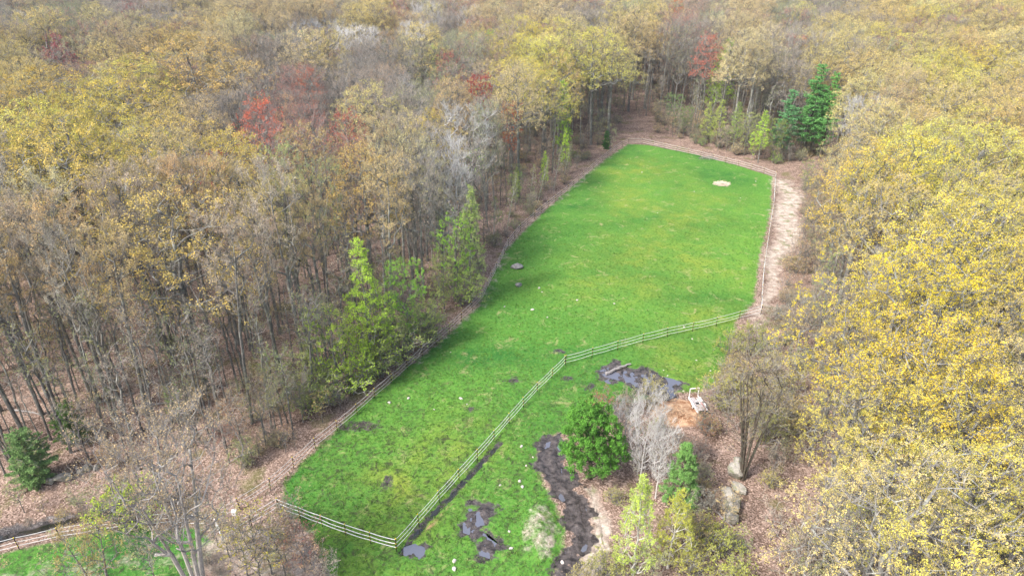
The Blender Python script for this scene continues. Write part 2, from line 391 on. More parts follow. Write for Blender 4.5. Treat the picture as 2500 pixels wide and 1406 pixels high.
TANSTRIP = poly([(1885,430),(1945,440),(1970,520),(1960,600),(1915,660),(1890,760),(1880,830),(1850,850),(1835,760),(1862,640),(1885,520)])
MOUND = poly([(1300,1215),(1345,1230),(1375,1285),(1360,1355),(1320,1380),(1275,1350),(1260,1290)])
STRIP2 = poly([(1420,1190),(1450,1180),(1500,1280),(1480,1400),(1400,1440),(1330,1440),(1380,1390),(1440,1320),(1440,1240)])
DIRT = poly([(1600,985),(1650,970),(1700,985),(1725,1010),(1700,1040),(1640,1045),(1595,1020)])
MUDTRACK = poly([(1345,1060),(1385,1045),(1375,1090),(1395,1150),(1425,1200),(1450,1270),(1455,1320),(1420,1370),(1375,1415),(1350,1415),(1370,1360),(1385,1300),(1370,1240),(1330,1180),(1300,1130),(1310,1085)])
MUDPOOL = poly([(1455,905),(1495,880),(1530,895),(1600,905),(1650,925),(1675,940),(1640,975),(1590,970),(1540,945),(1480,935)])
MUD_A = poly([(1130,1245),(1165,1215),(1205,1235),(1212,1275),(1180,1290),(1190,1310),(1235,1340),(1215,1370),(1170,1355),(1160,1310),(1130,1300)])
MUD_B = poly([(985,1335),(1030,1320),(1045,1345),(1020,1368),(985,1355)])
BARE = [(945,1178,22,30),(880,1040,90,22),(1490,912,30,18),(1365,858,26,10),(1250,930,30,14),(1763,450,22,10),(1150,1000,15,10),(1385,925,22,10),(1440,945,25,15),(1075,1365,20,12)]
DITCH = np.array([gp(*p) for p in [(1222,1080),(1160,1145),(1100,1210),(1050,1260),(1000,1318),(985,1345)]])
DITCH2 = np.array([gp(*p) for p in [(-250,1330),(0,1300),(120,1270),(240,1240),(330,1225)]])
TRACKLINE = np.array([gp(*p) for p in [(1360,1065),(1345,1115),(1370,1180),(1405,1240),(1420,1300),(1390,1370),(1360,1420)]])
DITCHBANK = poly([(1110,1215),(1128,1205),(1060,1290),(1030,1300),(1035,1290)])
STRIP3 = poly([(480,1300),(680,1250),(760,1310),(830,1440),(400,1440)])
FENCE_A = [(505,1292),(600,1235),(648,1207),(720,1142),(790,1078),(850,1033),(905,982),(961,934),(1020,880),(1100,810),(1173,740),(1198,690),(1223,640),(1238,605),(1270,566),(1327,516),(1385,470),(1468,396),(1509,364),(1535,352)]

# ------------------------------------------------------------------ land material
def landmat():
    m, t = mat('meadow_and_forest_floor'); s = N(t); p = s.pos()
    def msk(name, k=0.5, sc=0.6, w=0.08):
        a = s.attr(name).outputs['Fac']; nz = s.noise(p, sc, 5, 0.65)
        v = s.math('ADD', a, s.math('MULTIPLY', s.math('SUBTRACT', nz, 0.5), k)); return s.rng(v, 0.5-w, 0.5+w, smooth=True)
    # forest floor: fallen leaves
    vc = s.n('ShaderNodeTexVoronoi'); s.put(vc.inputs['Vector'], p); vc.inputs['Scale'].default_value = 9.0
    sep = s.n('ShaderNodeSeparateColor'); s.put(sep.inputs[0], vc.outputs['Color'])
    lit = s.mix(s.rng(s.noise(p, 0.5, 5, 0.7), 0.35, 0.68), (0.12, 0.078, 0.06), (0.33, 0.235, 0.19))
    lit = s.mix(s.rng(sep.outputs[0], 0.55, 0.95), lit, (0.46, 0.34, 0.28))
    lit = s.mix(s.rng(sep.outputs[1], 0.7, 0.85), lit, (0.11, 0.075, 0.055))
    lit = s.mix(s.math('MULTIPLY', s.rng(s.noise(p, 0.22, 4, 0.6), 0.56, 0.66), 0.55), lit, (0.11, 0.12, 0.03))
    # grass
    big = s.noise(p, 0.035, 4, 0.6, 0.6); mid = s.noise(p, 0.35, 5, 0.65, 0.3); fine = s.noise(p, 3.2, 4, 0.7)
    g = s.mix(s.rng(big, 0.38, 0.62), (0.024, 0.130, 0.020), (0.095, 0.255, 0.032))
    g = s.mix(s.math('MULTIPLY', s.attr('yel').outputs['Fac'], s.rng(s.noise(p, 0.12, 4, 0.65), 0.3, 0.62)), g, (0.185, 0.265, 0.035))
    g = s.mix(s.math('MULTIPLY', s.rng(mid, 0.42, 0.62), 0.7), g, (0.075, 0.215, 0.030))
    g = s.mix(s.math('MULTIPLY', s.rng(fine, 0.52, 0.75), 0.4), g, (0.20, 0.27, 0.075))
    g = s.mix(s.math('MULTIPLY', s.rng(fine, 0.50, 0.34), 0.55), g, (0.018, 0.075, 0.014))
    g = s.mix(s.math('MULTIPLY', s.rng(s.noise(p, 0.45, 6, 0.78, 0.8), 0.56, 0.70), 0.7), g, (0.33, 0.32, 0.14))
    g = s.mix(1.0, g, (1.15, 1.03, 1.2), 'MULTIPLY')
    wetn = s.math('MULTIPLY', s.attr('wet').outputs['Fac'], s.rng(s.noise(p, 1.0, 6, 0.8, 1.2), 0.49, 0.62))
    g = s.mix(s.math('MULTIPLY', wetn, 0.85), g, (0.045, 0.045, 0.028))
    # dry straw
    dry = s.mix(s.rng(s.noise(p, 1.3, 5, 0.75), 0.36, 0.62), (0.25, 0.20, 0.165), (0.54, 0.465, 0.395))
    dry = s.mix(s.rng(fine, 0.6, 0.75), dry, (0.70, 0.60, 0.52))
    dry = s.mix(s.math('MULTIPLY', s.rng(s.noise(p, 0.45, 4, 0.6), 0.56, 0.64), 0.7), dry, (0.15, 0.17, 0.06))
    mudc = s.mix(s.rng(s.noise(p, 1.8, 5, 0.7), 0.38, 0.62), (0.026, 0.021, 0.020), (0.105, 0.088, 0.084))
    orange = s.mix(s.rng(s.noise(p, 1.5, 5, 0.75), 0.4, 0.6), (0.26, 0.13, 0.07), (0.50, 0.34, 0.22))
    gm = msk('grass', 0.55, 0.7, 0.10); dm = msk('dry', 0.9, 0.8, 0.16); mm = msk('mud', 0.85, 1.3, 0.08); om = msk('rust', 0.5, 0.9, 0.15)
    c = s.mix(gm, lit, g); c = s.mix(dm, c, dry); c = s.mix(om, c, orange); c = s.mix(mm, c, mudc)
    rough = s.mix(mm, (0.9, 0.9, 0.9), (0.22, 0.22, 0.22))
    h = s.math('ADD', s.math('MULTIPLY', s.noise(p, 1.6, 4, 0.7), 1.0), s.math('MULTIPLY', s.noise(p, 7.0, 3, 0.7), 0.5))
    s.out(s.pbsdf(c, rough, s.bump(h, 0.8, 0.16), spec=s.mix(mm, (0.05,)*3, (0.45,)*3)))
    return m
LAND = landmat()
def warp(x, y): return x+0.45*np.sin(1.7*y+np.sin(x*0.9))+0.22*np.sin(4.3*y+2.1*x)+0.1*np.sin(9*y-5*x), y+0.45*np.sin(1.5*x+np.sin(y*1.1))+0.22*np.sin(3.9*x-1.7*y)+0.1*np.sin(8*x+6*y)
def relief(x, y):
    """small bumps of turf, ruts and the ditch, metres"""
    z = np.zeros(x.shape)
    z += 0.05*np.sin(x*1.7+np.sin(y*1.1))*np.cos(y*1.9+np.sin(x*0.7)) + 0.03*np.sin(x*4.1+y*2.3)*np.cos(y*3.7-x)
    wx, wy = warp(x, y)
    mu = np.maximum.reduce([soft(P, wx, wy, 0.8) for P in (MUDTRACK, MUDPOOL, MUD_A, MUD_B)])
    n1 = np.array([mnoise.fractal((float(a)*1.0, float(b)*0.55, 3.0), 0.9, 2.3, 5) if m > 0 else 0.0 for a, b, m in zip(x.ravel(), y.ravel(), mu.ravel())]).reshape(x.shape)
    rut = segd(TRACKLINE, x, y, False); z = z*(1-mu*0.7) + mu*(-0.07+0.12*n1+0.07*np.cos(rut*4.6)*(rut < 2.2))
    d = segd(DITCH, x, y, False); z -= 0.40*np.exp(-(d/0.38)**2)*(0.75+0.25*np.sin(x*2.3+y*1.7))
    d2 = segd(DITCH2, x, y, False); z -= 0.7*np.exp(-(d2/1.1)**2)
    z += 0.75*np.clip(sdf(MOUND, x, y)/2.2, 0, 1)
    z += 0.45*np.clip(sdf(DIRT, x, y)/1.4, 0, 1)*(0.8+0.2*np.sin(x*3+y*2))
    return z
def land(name, xs, ys, lift=0.0, keep=None):
    X, Y = np.meshgrid(xs, ys); x = X.ravel(); y = Y.ravel()
    near = (np.abs(x) < 75) & (y > 15) & (y < 190)
    z = ter(x, y)
    zz = np.zeros(len(x)); zz[near] = relief(x[near], y[near]); z = z+zz+lift
    nx, ny = len(xs), len(ys); i = np.arange((nx-1)*(ny-1)); r = i//(nx-1); c = i % (nx-1); a = r*nx+c
    Q = np.stack([a, a+1, a+nx+1, a+nx], 1)
    if keep is not None:
        kk = keep(x[a]+(xs[1]-xs[0])/2, y[a]+(ys[1]-ys[0])/2); Q = Q[kk]
    used = np.unique(Q); mp = np.zeros(len(x), int); mp[used] = np.arange(len(used)); Q = mp[Q]
    x, y, z = x[used], y[used], z[used]
    me = mk_mesh(name+'_mesh', np.stack([x, y, z], 1), Q, None, [LAND], smooth=True)
    def put(n, v): a_ = me.attributes.new(n, 'FLOAT', 'POINT'); a_.data.foreach_set('value', v.astype(np.float32))
    grass = np.maximum(soft(PASTURE, x, y, 1.6), soft(PADDOCK, x, y, 1.6)); put('grass', grass)
    edge = segd(np.array([gp(*p) for p in FENCE_A[8:]]), x, y, False)
    dry = np.maximum.reduce([soft(TANSTRIP, x+0.8*np.sin(y*0.35), y, 2.6)*0.74, soft(MOUND, x, y, 0.7)*0.5, soft(STRIP2, x, y, 1.0)*0.8, 0.42*np.exp(-(edge/2.0)**2)*(grass > 0.3),
                             0.38*soft(PADDOCK, x, y, 2.5), 0.52*soft(STRIP3, x, y, 1.5), 0.78*np.exp(-((x-gp(1763, 450)[0])**2+((y-gp(1763, 450)[1])*0.8)**2)/2.2)]); put('dry', dry)
    bare = np.zeros(len(x))
    for (px, py, rx, ry) in BARE:
        if (px, py) == (1763, 450): continue
        u, v = gp(px, py); sx = rx*abs(gp(px+1, py)[0]-u); sy = ry*abs(gp(px, py-1)[1]-v)
        bare = np.maximum(bare, 0.62*np.exp(-(((x-u)/sx)**2+((y-v)/sy)**2)*0.7))
    mud = np.maximum.reduce([soft(MUDTRACK, *warp(x, y), 0.8)]+[soft(P, *warp(x, y), 1.3) for P in (MUDPOOL, MUD_A, MUD_B)]+[bare, 0.85*np.exp(-(segd(DITCH, x, y, False)/0.42)**2), 0.7*np.exp(-(segd(DITCH2, x, y, False)/1.5)**2)])
    put('mud', mud); put('rust', np.maximum(soft(DIRT, x, y, 0.8), 0.7*soft(DITCHBANK, x, y, 0.5)))
    wet = np.clip((80-y)/28, 0, 1)*np.clip((gp(1250, 850)[1]+4-y)/10, 0, 1); put('wet', wet)
    yel = np.zeros(len(x))
    for (px, py, rr_) in ((1640, 620, 13), (1620, 500, 14), (1760, 800, 8), (1500, 690, 9), (1700, 900, 7), (1560, 420, 10), (980, 1190, 6), (1080, 1120, 6), (900, 1330, 6)):
        u, v = gp(px, py); yel = np.maximum(yel, np.exp(-((x-u)**2+(y-v)**2)/rr_**2))
    put('yel', yel)
    return link(name, me)
f0 = np.arange(-62, 72, 0.7); g0 = np.arange(22, 182, 0.7)
xs = np.concatenate([[-3000, -1500, -800, -500], np.arange(-350, -62, 12), f0, np.arange(72, 350, 12), [500, 800, 1500, 3000]])
ys = np.concatenate([[-400, -200, -60, 0, 10, 16], g0, np.arange(184, 620, 12), [700, 900, 1400, 2200, 4000]])
tag(land('ground', xs, ys), kind='structure')
pm = np.array(PASTURE)
px0, px1, py0, py1 = pm[:, 0].min()-1, pm[:, 0].max()+1, 30, pm[:, 1].max()+1
tag(land('pasture', np.arange(px0, px1, 0.4), np.arange(py0, py1, 0.4), 0.035, lambda x, y: sdf(PASTURE, x, y) > -0.9), kind='structure')
def mudsheet(name, P, wl):
    a, b = P.min(0)-1, P.max(0)+1
    tag(land(name, np.arange(a[0], b[0], 0.09), np.arange(a[1], b[1], 0.09), 0.06, lambda x, y: sdf(P, x, y) > -0.5), kind='structure')
for nm, P in (('mud_track', MUDTRACK), ('mud_pool', MUDPOOL), ('mud_patch', MUD_A), ('mud_patch', MUD_B)): mudsheet(nm, P, 0)
# water
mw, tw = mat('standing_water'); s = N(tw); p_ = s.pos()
s.out(s.pbsdf((0.12, 0.125, 0.16), 0.06, s.bump(s.noise(p_, 6, 2), 0.05, 0.02), spec=0.9))  # silty grey water; lavender tint in the base colour paints in sky sheen
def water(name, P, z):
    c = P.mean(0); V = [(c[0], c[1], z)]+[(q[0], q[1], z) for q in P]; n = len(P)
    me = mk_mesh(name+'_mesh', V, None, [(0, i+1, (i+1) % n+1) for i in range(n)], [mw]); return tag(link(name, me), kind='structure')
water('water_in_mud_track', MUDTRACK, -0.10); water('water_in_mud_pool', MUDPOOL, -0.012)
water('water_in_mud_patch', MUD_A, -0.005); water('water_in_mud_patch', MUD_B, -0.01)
def ribbon(line, wdt):
    L = np.array(line); d = np.gradient(L, axis=0); n = np.stack([-d[:, 1], d[:, 0]], 1); n /= np.linalg.norm(n, axis=1, keepdims=True)
    return np.concatenate([L+n*wdt, (L-n*wdt)[::-1]])
def strip(name, line, wdt, z, m):
    L = np.array(line); R = ribbon(line, wdt); n = len(L)
    V = [(q[0], q[1], z) for q in R]; Q = [(i, i+1, 2*n-2-i, 2*n-1-i) for i in range(n-1)]
    return tag(link(name, mk_mesh(name+'_mesh', V, Q, None, [m])), kind='structure')
md_, td_ = mat('dark_ditch_water'); s = N(td_); s.out(s.pbsdf((0.03, 0.028, 0.022), 0.05, s.bump(s.noise(s.pos(), 5, 2), 0.08, 0.02), spec=0.9))
strip('ditch_water', DITCH, 0.4, -0.20, md_); strip('stream_water', DITCH2, 0.5, -0.64, md_)

#@@TREES
# ------------------------------------------------------------------ woodland
TINT = {'Y': (0.64, 0.57, 0.13), 'G': (0.60, 0.485, 0.20), 'T': (0.57, 0.455, 0.25), 'g': (0.38, 0.41, 0.18), 'B': (0.45, 0.385, 0.315), 'O': (0.50, 0.34, 0.22),
        'R': (0.52, 0.22, 0.17), 'L': (0.36, 0.54, 0.08), 'P': (0.12, 0.30, 0.10), 'W': (0.5, 0.48, 0.44)}
GRID = ["BgBBTTTGWTTBGOTgBGGG",
        "GRTGTBWBgRYGTRTBGGYG",
        "GYTGBRBBgBYGTBBgBTYG",
        "YYYGTRRTWBBBTBBBBGYG",
        "YGYTRTTBBTBBBBBBBGGY",
        "TBGBTTTTBBBBBBBBGGYY",
        "TBTTTBTTBBBBBBBBTGYY",
        "TTTTTTTBBBBBBBBBGYYY",
        "TTTTTTTTBBBBBBBBGGYY",
        "TTTTTTTTBBBBBBBBGYYG",
        "GTTTTTTTBBBBBBBBYYGG",
        "GTTTTTTTBBBBBBBBYGGT",
        "GTTTTTTTBBBBBBBBGGTT",
        "GTTTTTTTBBBBBBBBGTGT"]
def zone(px, py):
    c = int(min(19, max(0, px//125))); r = int(min(13, max(0, py//100))); return GRID[r][c]
def jit(t, a=0.16):
    h_ = rng.normal(0, a*0.35); return tuple(min(0.9, v*f) for v, f in zip(t, np.exp(np.array([0, h_, h_*1.3])+rng.normal(0, a*0.45))))
def jit_old(t, a=0.16): return tuple(min(0.9, v*f) for v, f in zip(t, np.exp(rng.normal(0, a, 3)*np.array([0.6, 0.8, 1.0])+rng.normal(0, a*0.5))))
used = []
def hand(name, key, px, py, H, code, wid=1.0, at='base', **k):
    """at='base': foot seen there; at='top': crown top seen there"""
    H = H if at == 'base' or H < 19 else H*1.11
    x, y = gp(px, py, 0.0 if at == 'base' else H)
    tint = TINT[code] if isinstance(code, str) else code
    used.append((x, y, H*0.13*wid if at == 'base' else max(3.2, 4.0*wid)))
    cat = k.pop('cat', name.replace('_', ' '))
    return plant(name, key, x, y, H, tint, wid, split=True, cat=cat, code=code if isinstance(code, str) else '', group=k.pop('group', None), fixed=k.pop('label', None), hand=True, **k)

build = build_tree
reg('multi', build_tree(131, 14, 2.9, 3.0, 230, 'vase', leaves=5, leafs=0.045, twigs=5, twl=0.9, base_r=0.10, tip=0.009, stems=8, up=0.9, bark=PBARK, twr=0.009, lift=3.5, kink=0.05))
reg('grand', build_tree(141, 18, 4.4, 7.5, 600, 'vase', leaves=5, leafs=0.05, twigs=8, twl=1.0, base_r=0.19, stems=4, up=0.9, lift=4.0, kink=0.04, tip=0.009, bark=TWIGM, twig=TWIGM, twr=0.011, shell=0.45))
reg('openbirch', build_tree(151, 9.5, 2.0, 1.6, 300, 'cone', lift=3.5, kink=0.04, leaves=9, clump=4, leafs=0.034, twigs=5, twl=0.55, base_r=0.10, bark=BIRCH, up=0.3))
reg('twinstem', build_tree(161, 17, 5.0, 8, 330, 'dome', leaves=6, leafs=0.08, twigs=5, twl=0.8, base_r=0.2, stems=2, up=0.4, twig=TWIG))
H_ = hand
LIME = (0.52, 0.74, 0.09); SPR = (0.48, 0.56, 0.13); OLV = (0.38, 0.42, 0.15)
H_('poplar', 'poplar0', 912, 908, 16.2, LIME, 1.2, cat='poplar', label='tall lime green poplar with a narrow pointed crown beside the left fence')
H_('poplar', 'poplar1', 1000, 858, 12.0, (0.32, 0.60, 0.08), 1.1, cat='poplar', label='bright green poplar just right of the tallest lime poplar')
H_('poplar', 'poplar1', 940, 895, 9.5, LIME, 1.25, cat='poplar', label='bushy lime green poplar at the foot of the tallest poplar')
H_('poplar', 'poplar1', 815, 962, 10.5, (0.42, 0.56, 0.08), 1.45, cat='poplar', label='wide spreading lime poplar, leftmost of the fence side poplars')
H_('poplar', 'poplar1', 885, 948, 5.5, (0.55, 0.78, 0.06), 1.45, cat='poplar', label='small vivid lime poplar low against the left fence')
H_('poplar', 'poplar1', 1045, 850, 7.5, (0.38, 0.46, 0.13), 1.5, cat='poplar', label='olive bushy poplar, rightmost of the fence side poplars')
H_('poplar', 'poplar1', 965, 890, 6.5, OLV, 1.6, cat='poplar', label='dull olive poplar thicket between lime poplars and fence')
H_('poplar', 'poplar1', 740, 1000, 7.5, OLV, 1.5, cat='poplar', label='dull olive young poplar left of the wide lime poplar')
H_('poplar', 'poplar0', 1150, 735, 16.0, (0.42, 0.52, 0.17), 1.2, cat='poplar', label='tall pale green poplar beside the bend of the left fence')
H_('poplar', 'poplar1', 1118, 738, 12.5, (0.38, 0.66, 0.08), 1.2, cat='poplar', label='vivid green poplar against the tall pale green one')
H_('poplar', 'poplar1', 1085, 760, 8.0, OLV, 1.2, cat='poplar', label='short olive poplar left of the fence bend')
used.append((*gp(1137, 560), 4.5)); H_('bare_tree', 'bare0', 1137, 522, 18.5, 'W', 1.25, cat='bare tree', label='pale silver leafless tree with dense upright twigs above the poplars')
for i, (px, py, h, dx) in enumerate([(1238, 557, 10, 0.16), (1292, 500, 8, 0.1), (1312, 497, 9, 0.2), (1352, 458, 9, 0.14), (1374, 440, 8, 0.18), (1205, 590, 8, 0.05)]):
    H_('birch', f'aspen{i % 2}', px, py, h, (0.30, 0.34, 0.10), 0.9, tilt=(0.02, dx), rz=0.0, cat='birch', code='', group='leaning white birches along the left fence') if False else \
    plant('birch', f'whitebirch{i % 2}', *gp(px, py), h, (0.34, 0.38, 0.12), 0.9, rz=0.0, tilt=(0.02, dx), cat='birch', code='g', group='white birches leaning over the left fence', hand=True,
          fixed=['white birch leaning right, second from the fence bend', 'slim birch leaning right in the middle of the left fence birches', 'strongly tilted birch in the middle of the left fence birches',
                 'white birch second nearest the far corner of the left fence', 'white birch nearest the far corner of the left fence', 'short upright birch nearest the fence bend'][i])
H_('sapling', 'aspen1', 1378, 428, 9.5, LIME, 1.0, cat='sapling', label='lime green sapling near the far end of the left fence')
H_('sapling', 'aspen1', 1328, 470, 8, LIME, 1.0, cat='sapling', label='lime sapling behind the leaning birches')
H_('sapling', 'aspen1', 1262, 500, 7, SPR, 1.0, cat='sapling', label='yellowish green sapling left of the leaning birches')
H_('pine_tree', 'pine1', 1480, 364, 4.2, (0.06, 0.19, 0.04), 0.8, cat='pine', label='small dark pine standing by the far left fence corner')
for i, (px, py, h, k, c) in enumerate([(1640, 322, 9, 'aspen2', (0.18, 0.30, 0.09)), (1668, 335, 7, 'aspen2', (0.2, 0.3, 0.08)), (1722, 352, 9.5, 'aspen0', SPR), (1748, 358, 10.5, 'aspen0', SPR), (1788, 372, 11, 'aspen1', (0.3, 0.42, 0.09)),
                                       (1850, 398, 11, 'aspen1', LIME), (1835, 392, 6, 'aspen2', LIME), (1885, 398, 9, 'aspen2', (0.27, 0.33, 0.09)), (1815, 380, 9, 'aspen2', OLV), (1905, 392, 8, 'maple0', (0.3, 0.25, 0.1))]):
    H_('sapling', k, px, py, h, c, 1.25, cat='sapling', group='young trees behind the back fence', label=['dark green', 'mossy green', 'yellow green', 'taller yellow green', 'slim green', 'bright lime white-stemmed', 'knee-high lime',
       'faded green', 'olive', 'tan'][i]+' sapling behind the back fence, '+['leftmost of all', 'second from left', 'left of the middle pair', 'left of the slim green one', 'near the middle', 'before the pines', 'at a white stem foot', 'under the pines', 'right of the middle', 'rightmost of all'][i])
H_('pine_tree', 'pine0', 1962, 383, 20, (0.16, 0.38, 0.12), 1.15, cat='pine', label='tallest dark green pine above the back right fence corner')
H_('pine_tree', 'pine0', 2000, 388, 18.5, (0.18, 0.42, 0.12), 0.9, cat='pine', label='dark pine on the right of the pine group')
H_('pine_tree', 'pine0', 1905, 388, 15, (0.17, 0.38, 0.17), 1.2, cat='pine', label='shorter bluish pine on the left of the pine group')
H_('pine_tree', 'pine0', 1455, 175, 20, (0.12, 0.32, 0.06), 0.9, cat='pine', label='lone far dark pine poking above a yellow crown')
H_('maple_tree', 'maple0', 2020, 402, 9, 'O', 0.9, cat='maple', label='low rusty maple at the right foot of the pine group')
for px, py, h, k, c, wd, lab in [
    (622, 236, 20, 'bloom0', (0.66, 0.19, 0.12), 1.2, 'scarlet domed maple, brightest red crown in the left woods'), (700, 232, 19, 'bloom1', 'O', 1.0, 'orange maple just right of the scarlet domed maple'),
    (835, 262, 19, 'bloom0', (0.48, 0.16, 0.12), 1.0, 'dull red maple at mid left, right of the scarlet maple'), (1250, 252, 16, 'bloom2', (0.60, 0.15, 0.05), 1.1, 'orange red maple beside the upper left fence run'),
    (1170, 186, 19, 'bloom2', (0.40, 0.05, 0.05), 0.8, 'slim crimson maple left of the broad yellow oak'), (1100, 122, 20, 'bloom0', (0.42, 0.14, 0.12), 1.0, 'wine red maple above the pale silver tree'),
    (745, 160, 20, 'bloom0', (0.46, 0.19, 0.13), 1.0, 'brick red maple below the grey leafless pair'), (975, 12, 21, 'bloom0', (0.46, 0.16, 0.15), 1.1, 'rose red maple near the top edge, left of the white tree'),
    (140, 108, 20, 'bloom1', (0.36, 0.09, 0.11), 1.3, 'dark wine maple near the upper left corner'), (318, 48, 20, 'bloom2', (0.40, 0.06, 0.07), 1.0, 'small crimson maple near the top, left quarter'),
    (470, 46, 20, 'bloom0', (0.44, 0.15, 0.13), 1.0, 'crimson maple above the widest tan oak'), (525, 372, 18, 'bloom2', (0.48, 0.07, 0.05), 0.6, 'thin scarlet maple among bare limbs at mid left'),
    (488, 420, 17, 'bloom2', (0.48, 0.08, 0.05), 0.6, 'thin scarlet maple lower left of its twin'), (1655, 14, 21, 'bloom1', (0.60, 0.22, 0.08), 1.1, 'orange maple at the top edge above the back fence'),
    (1742, 82, 20, 'bloom0', (0.62, 0.20, 0.14), 1.0, 'bright red maple above the back fence'), (1950, 88, 19, 'bloom2', (0.52, 0.13, 0.07), 1.1, 'red maple above the tallest pine'),
    (105, 0, 19, 'aspen2', LIME, 2.2, 'lime green crown at the top left corner'), (385, 14, 18, 'aspen2', LIME, 1.6, 'small lime crown on the top edge, left part'),
    (90, 92, 18, 'aspen2', SPR, 1.8, 'yellow lime crown under the top left corner'), (1022, 118, 18, 'aspen2', SPR, 1.5, 'soft lime crown left of the wine red maple'),
    (935, 102, 18, 'aspen0', (0.33, 0.42, 0.12), 1.7, 'pointed soft green crown right of the grey leafless pair'), (1910, 6, 19, 'aspen0', (0.36, 0.48, 0.12), 1.5, 'pale lime birch on the top edge above the pines'),
    (2205, 0, 19, 'aspen2', LIME, 1.8, 'lime crown on the top edge at right'), (2105, 0, 19, 'aspen2', SPR, 1.3, 'small yellow lime crown on the top edge right of the pines'), (1782, 96, 19, 'aspen1', (0.34, 0.50, 0.07), 1.2, 'slim lime tree right of the bright red maple'),
    (1065, 200, 17, 'maple3', (0.36, 0.38, 0.15), 1.5, 'soft sage green crown above the pale silver tree'), (1092, 6, 20, 'bare0', 'W', 1.6, 'white leafless tree at the top edge centre'),
    (765, 58, 20, 'bare0', (0.4, 0.42, 0.33), 1.4, 'pale leafless tree, left of the grey pair'), (865, 72, 20, 'bare1', 'W', 1.7, 'grey leafless tree, right of the grey pair'), (705, 84, 19, 'aspen2', (0.34, 0.38, 0.24), 1.7, 'frosty sage crown beside the leafless pair'),
    (1245, 132, 21, 'oak1', (0.66, 0.54, 0.13), 1.3, 'broad yellow oak above the left fence birches'), (1370, 120, 20, 'oak3', (0.60, 0.44, 0.16), 1.1, 'gold oak right of the broad yellow oak'), (1448, 68, 20, 'oak0', (0.68, 0.56, 0.10), 1.0, 'yellow oak in front of the lone far pine'),
    (1560, 40, 21, 'oak1', (0.62, 0.50, 0.17), 1.3, 'gold oak right of the lone far pine'), (1500, 85, 21, 'oak4', (0.58, 0.50, 0.18), 1.2, 'pale yellow oak over the far left fence corner'),
    (460, 92, 24, 'oak1', (0.60, 0.42, 0.15), 1.8, 'widest tan gold oak dome of the upper left woods'), (265, 172, 22, 'oak3', (0.66, 0.52, 0.10), 1.6, 'wide yellow oak dome lower left of the widest oak'), (60, 165, 22, 'oak1', (0.56, 0.40, 0.09), 1.5, 'mustard oak dome at the left edge'),
    (130, 262, 22, 'oak0', (0.64, 0.50, 0.13), 1.5, 'yellow oak dome under the mustard oak'), (430, 270, 21, 'oak1', (0.66, 0.50, 0.14), 1.3, 'flat topped gold oak left of the scarlet maple'), (560, 315, 21, 'oak2', (0.60, 0.48, 0.12), 1.2, 'yellow oak below left of the scarlet maple'),
    (1050, 268, 19, 'oak4', (0.62, 0.48, 0.13), 1.0, 'gold round oak above left of the pale silver tree'), (370, 432, 22, 'oak3', (0.60, 0.46, 0.15), 1.3, 'gold oak dome over the tall bare trunks at left'), (70, 330, 22, 'oak3', (0.66, 0.50, 0.14), 1.5, 'bright gold oak dome at the left edge'),
    (870, 350, 20, 'oak4', (0.56, 0.40, 0.14), 1.1, 'tan oak left of the pale silver tree'), (740, 300, 20, 'oak2', (0.5, 0.38, 0.17), 1.0, 'tan oak below the orange maple at mid left')]:
    cat = 'maple' if k[:3] == 'blo' else {'m': 'maple', 'a': 'poplar', 'b': 'bare tree', 'o': 'oak', 'g': 'oak', 't': 'oak'}[k[0]]
    H_({'maple': 'maple_tree', 'poplar': 'poplar', 'bare tree': 'bare_tree', 'oak': 'oak_tree'}[cat], k, px, py, h, c, wd, at='top', cat=cat, label=lab)
# bright yellow crowns of the right hand woods
for px, py, h, k, c, wd, lab in [(2200, 600, 21, 'nearoak1', (0.74, 0.60, 0.05), 1.25, 'brightest yellow oak in the right woods'), (2400, 570, 21, 'nearoak0', (0.72, 0.58, 0.06), 1.2, 'bright yellow oak right of the brightest one'),
    (2380, 480, 22, 'oak3', (0.68, 0.55, 0.10), 1.2, 'yellow oak behind the brightest right hand oaks'), (2150, 345, 21, 'oak3', (0.62, 0.46, 0.10), 1.2, 'gold oak over the right path, nearest the pines'), (2250, 320, 22, 'oak1', (0.66, 0.55, 0.08), 1.2, 'yellow oak behind the gold oak near the pines'),
    (2430, 105, 22, 'oak0', (0.66, 0.54, 0.09), 1.5, 'bright yellow oak at the upper right edge'), (2300, 760, 20, 'oak2', (0.66, 0.50, 0.07), 1.2, 'deep yellow oak below the brightest yellow oak'), (2160, 700, 18, 'oak4', (0.6, 0.47, 0.1), 1.1, 'gold oak overhanging the right path'),
    (2140, 880, 18, 'nearoak2', (0.70, 0.60, 0.12), 1.1, 'lemon oak at lower right, leaning to the path'), (2240, 950, 18, 'nearoak1', (0.74, 0.64, 0.14), 1.1, 'lemon yellow forked oak at lower right'), (2420, 880, 19, 'nearoak0', (0.70, 0.58, 0.10), 1.1, 'yellow forked oak at the right edge')]:
    H_('oak_tree', k, px, py, h, c, wd*0.95, at='top', cat='oak', label=lab)
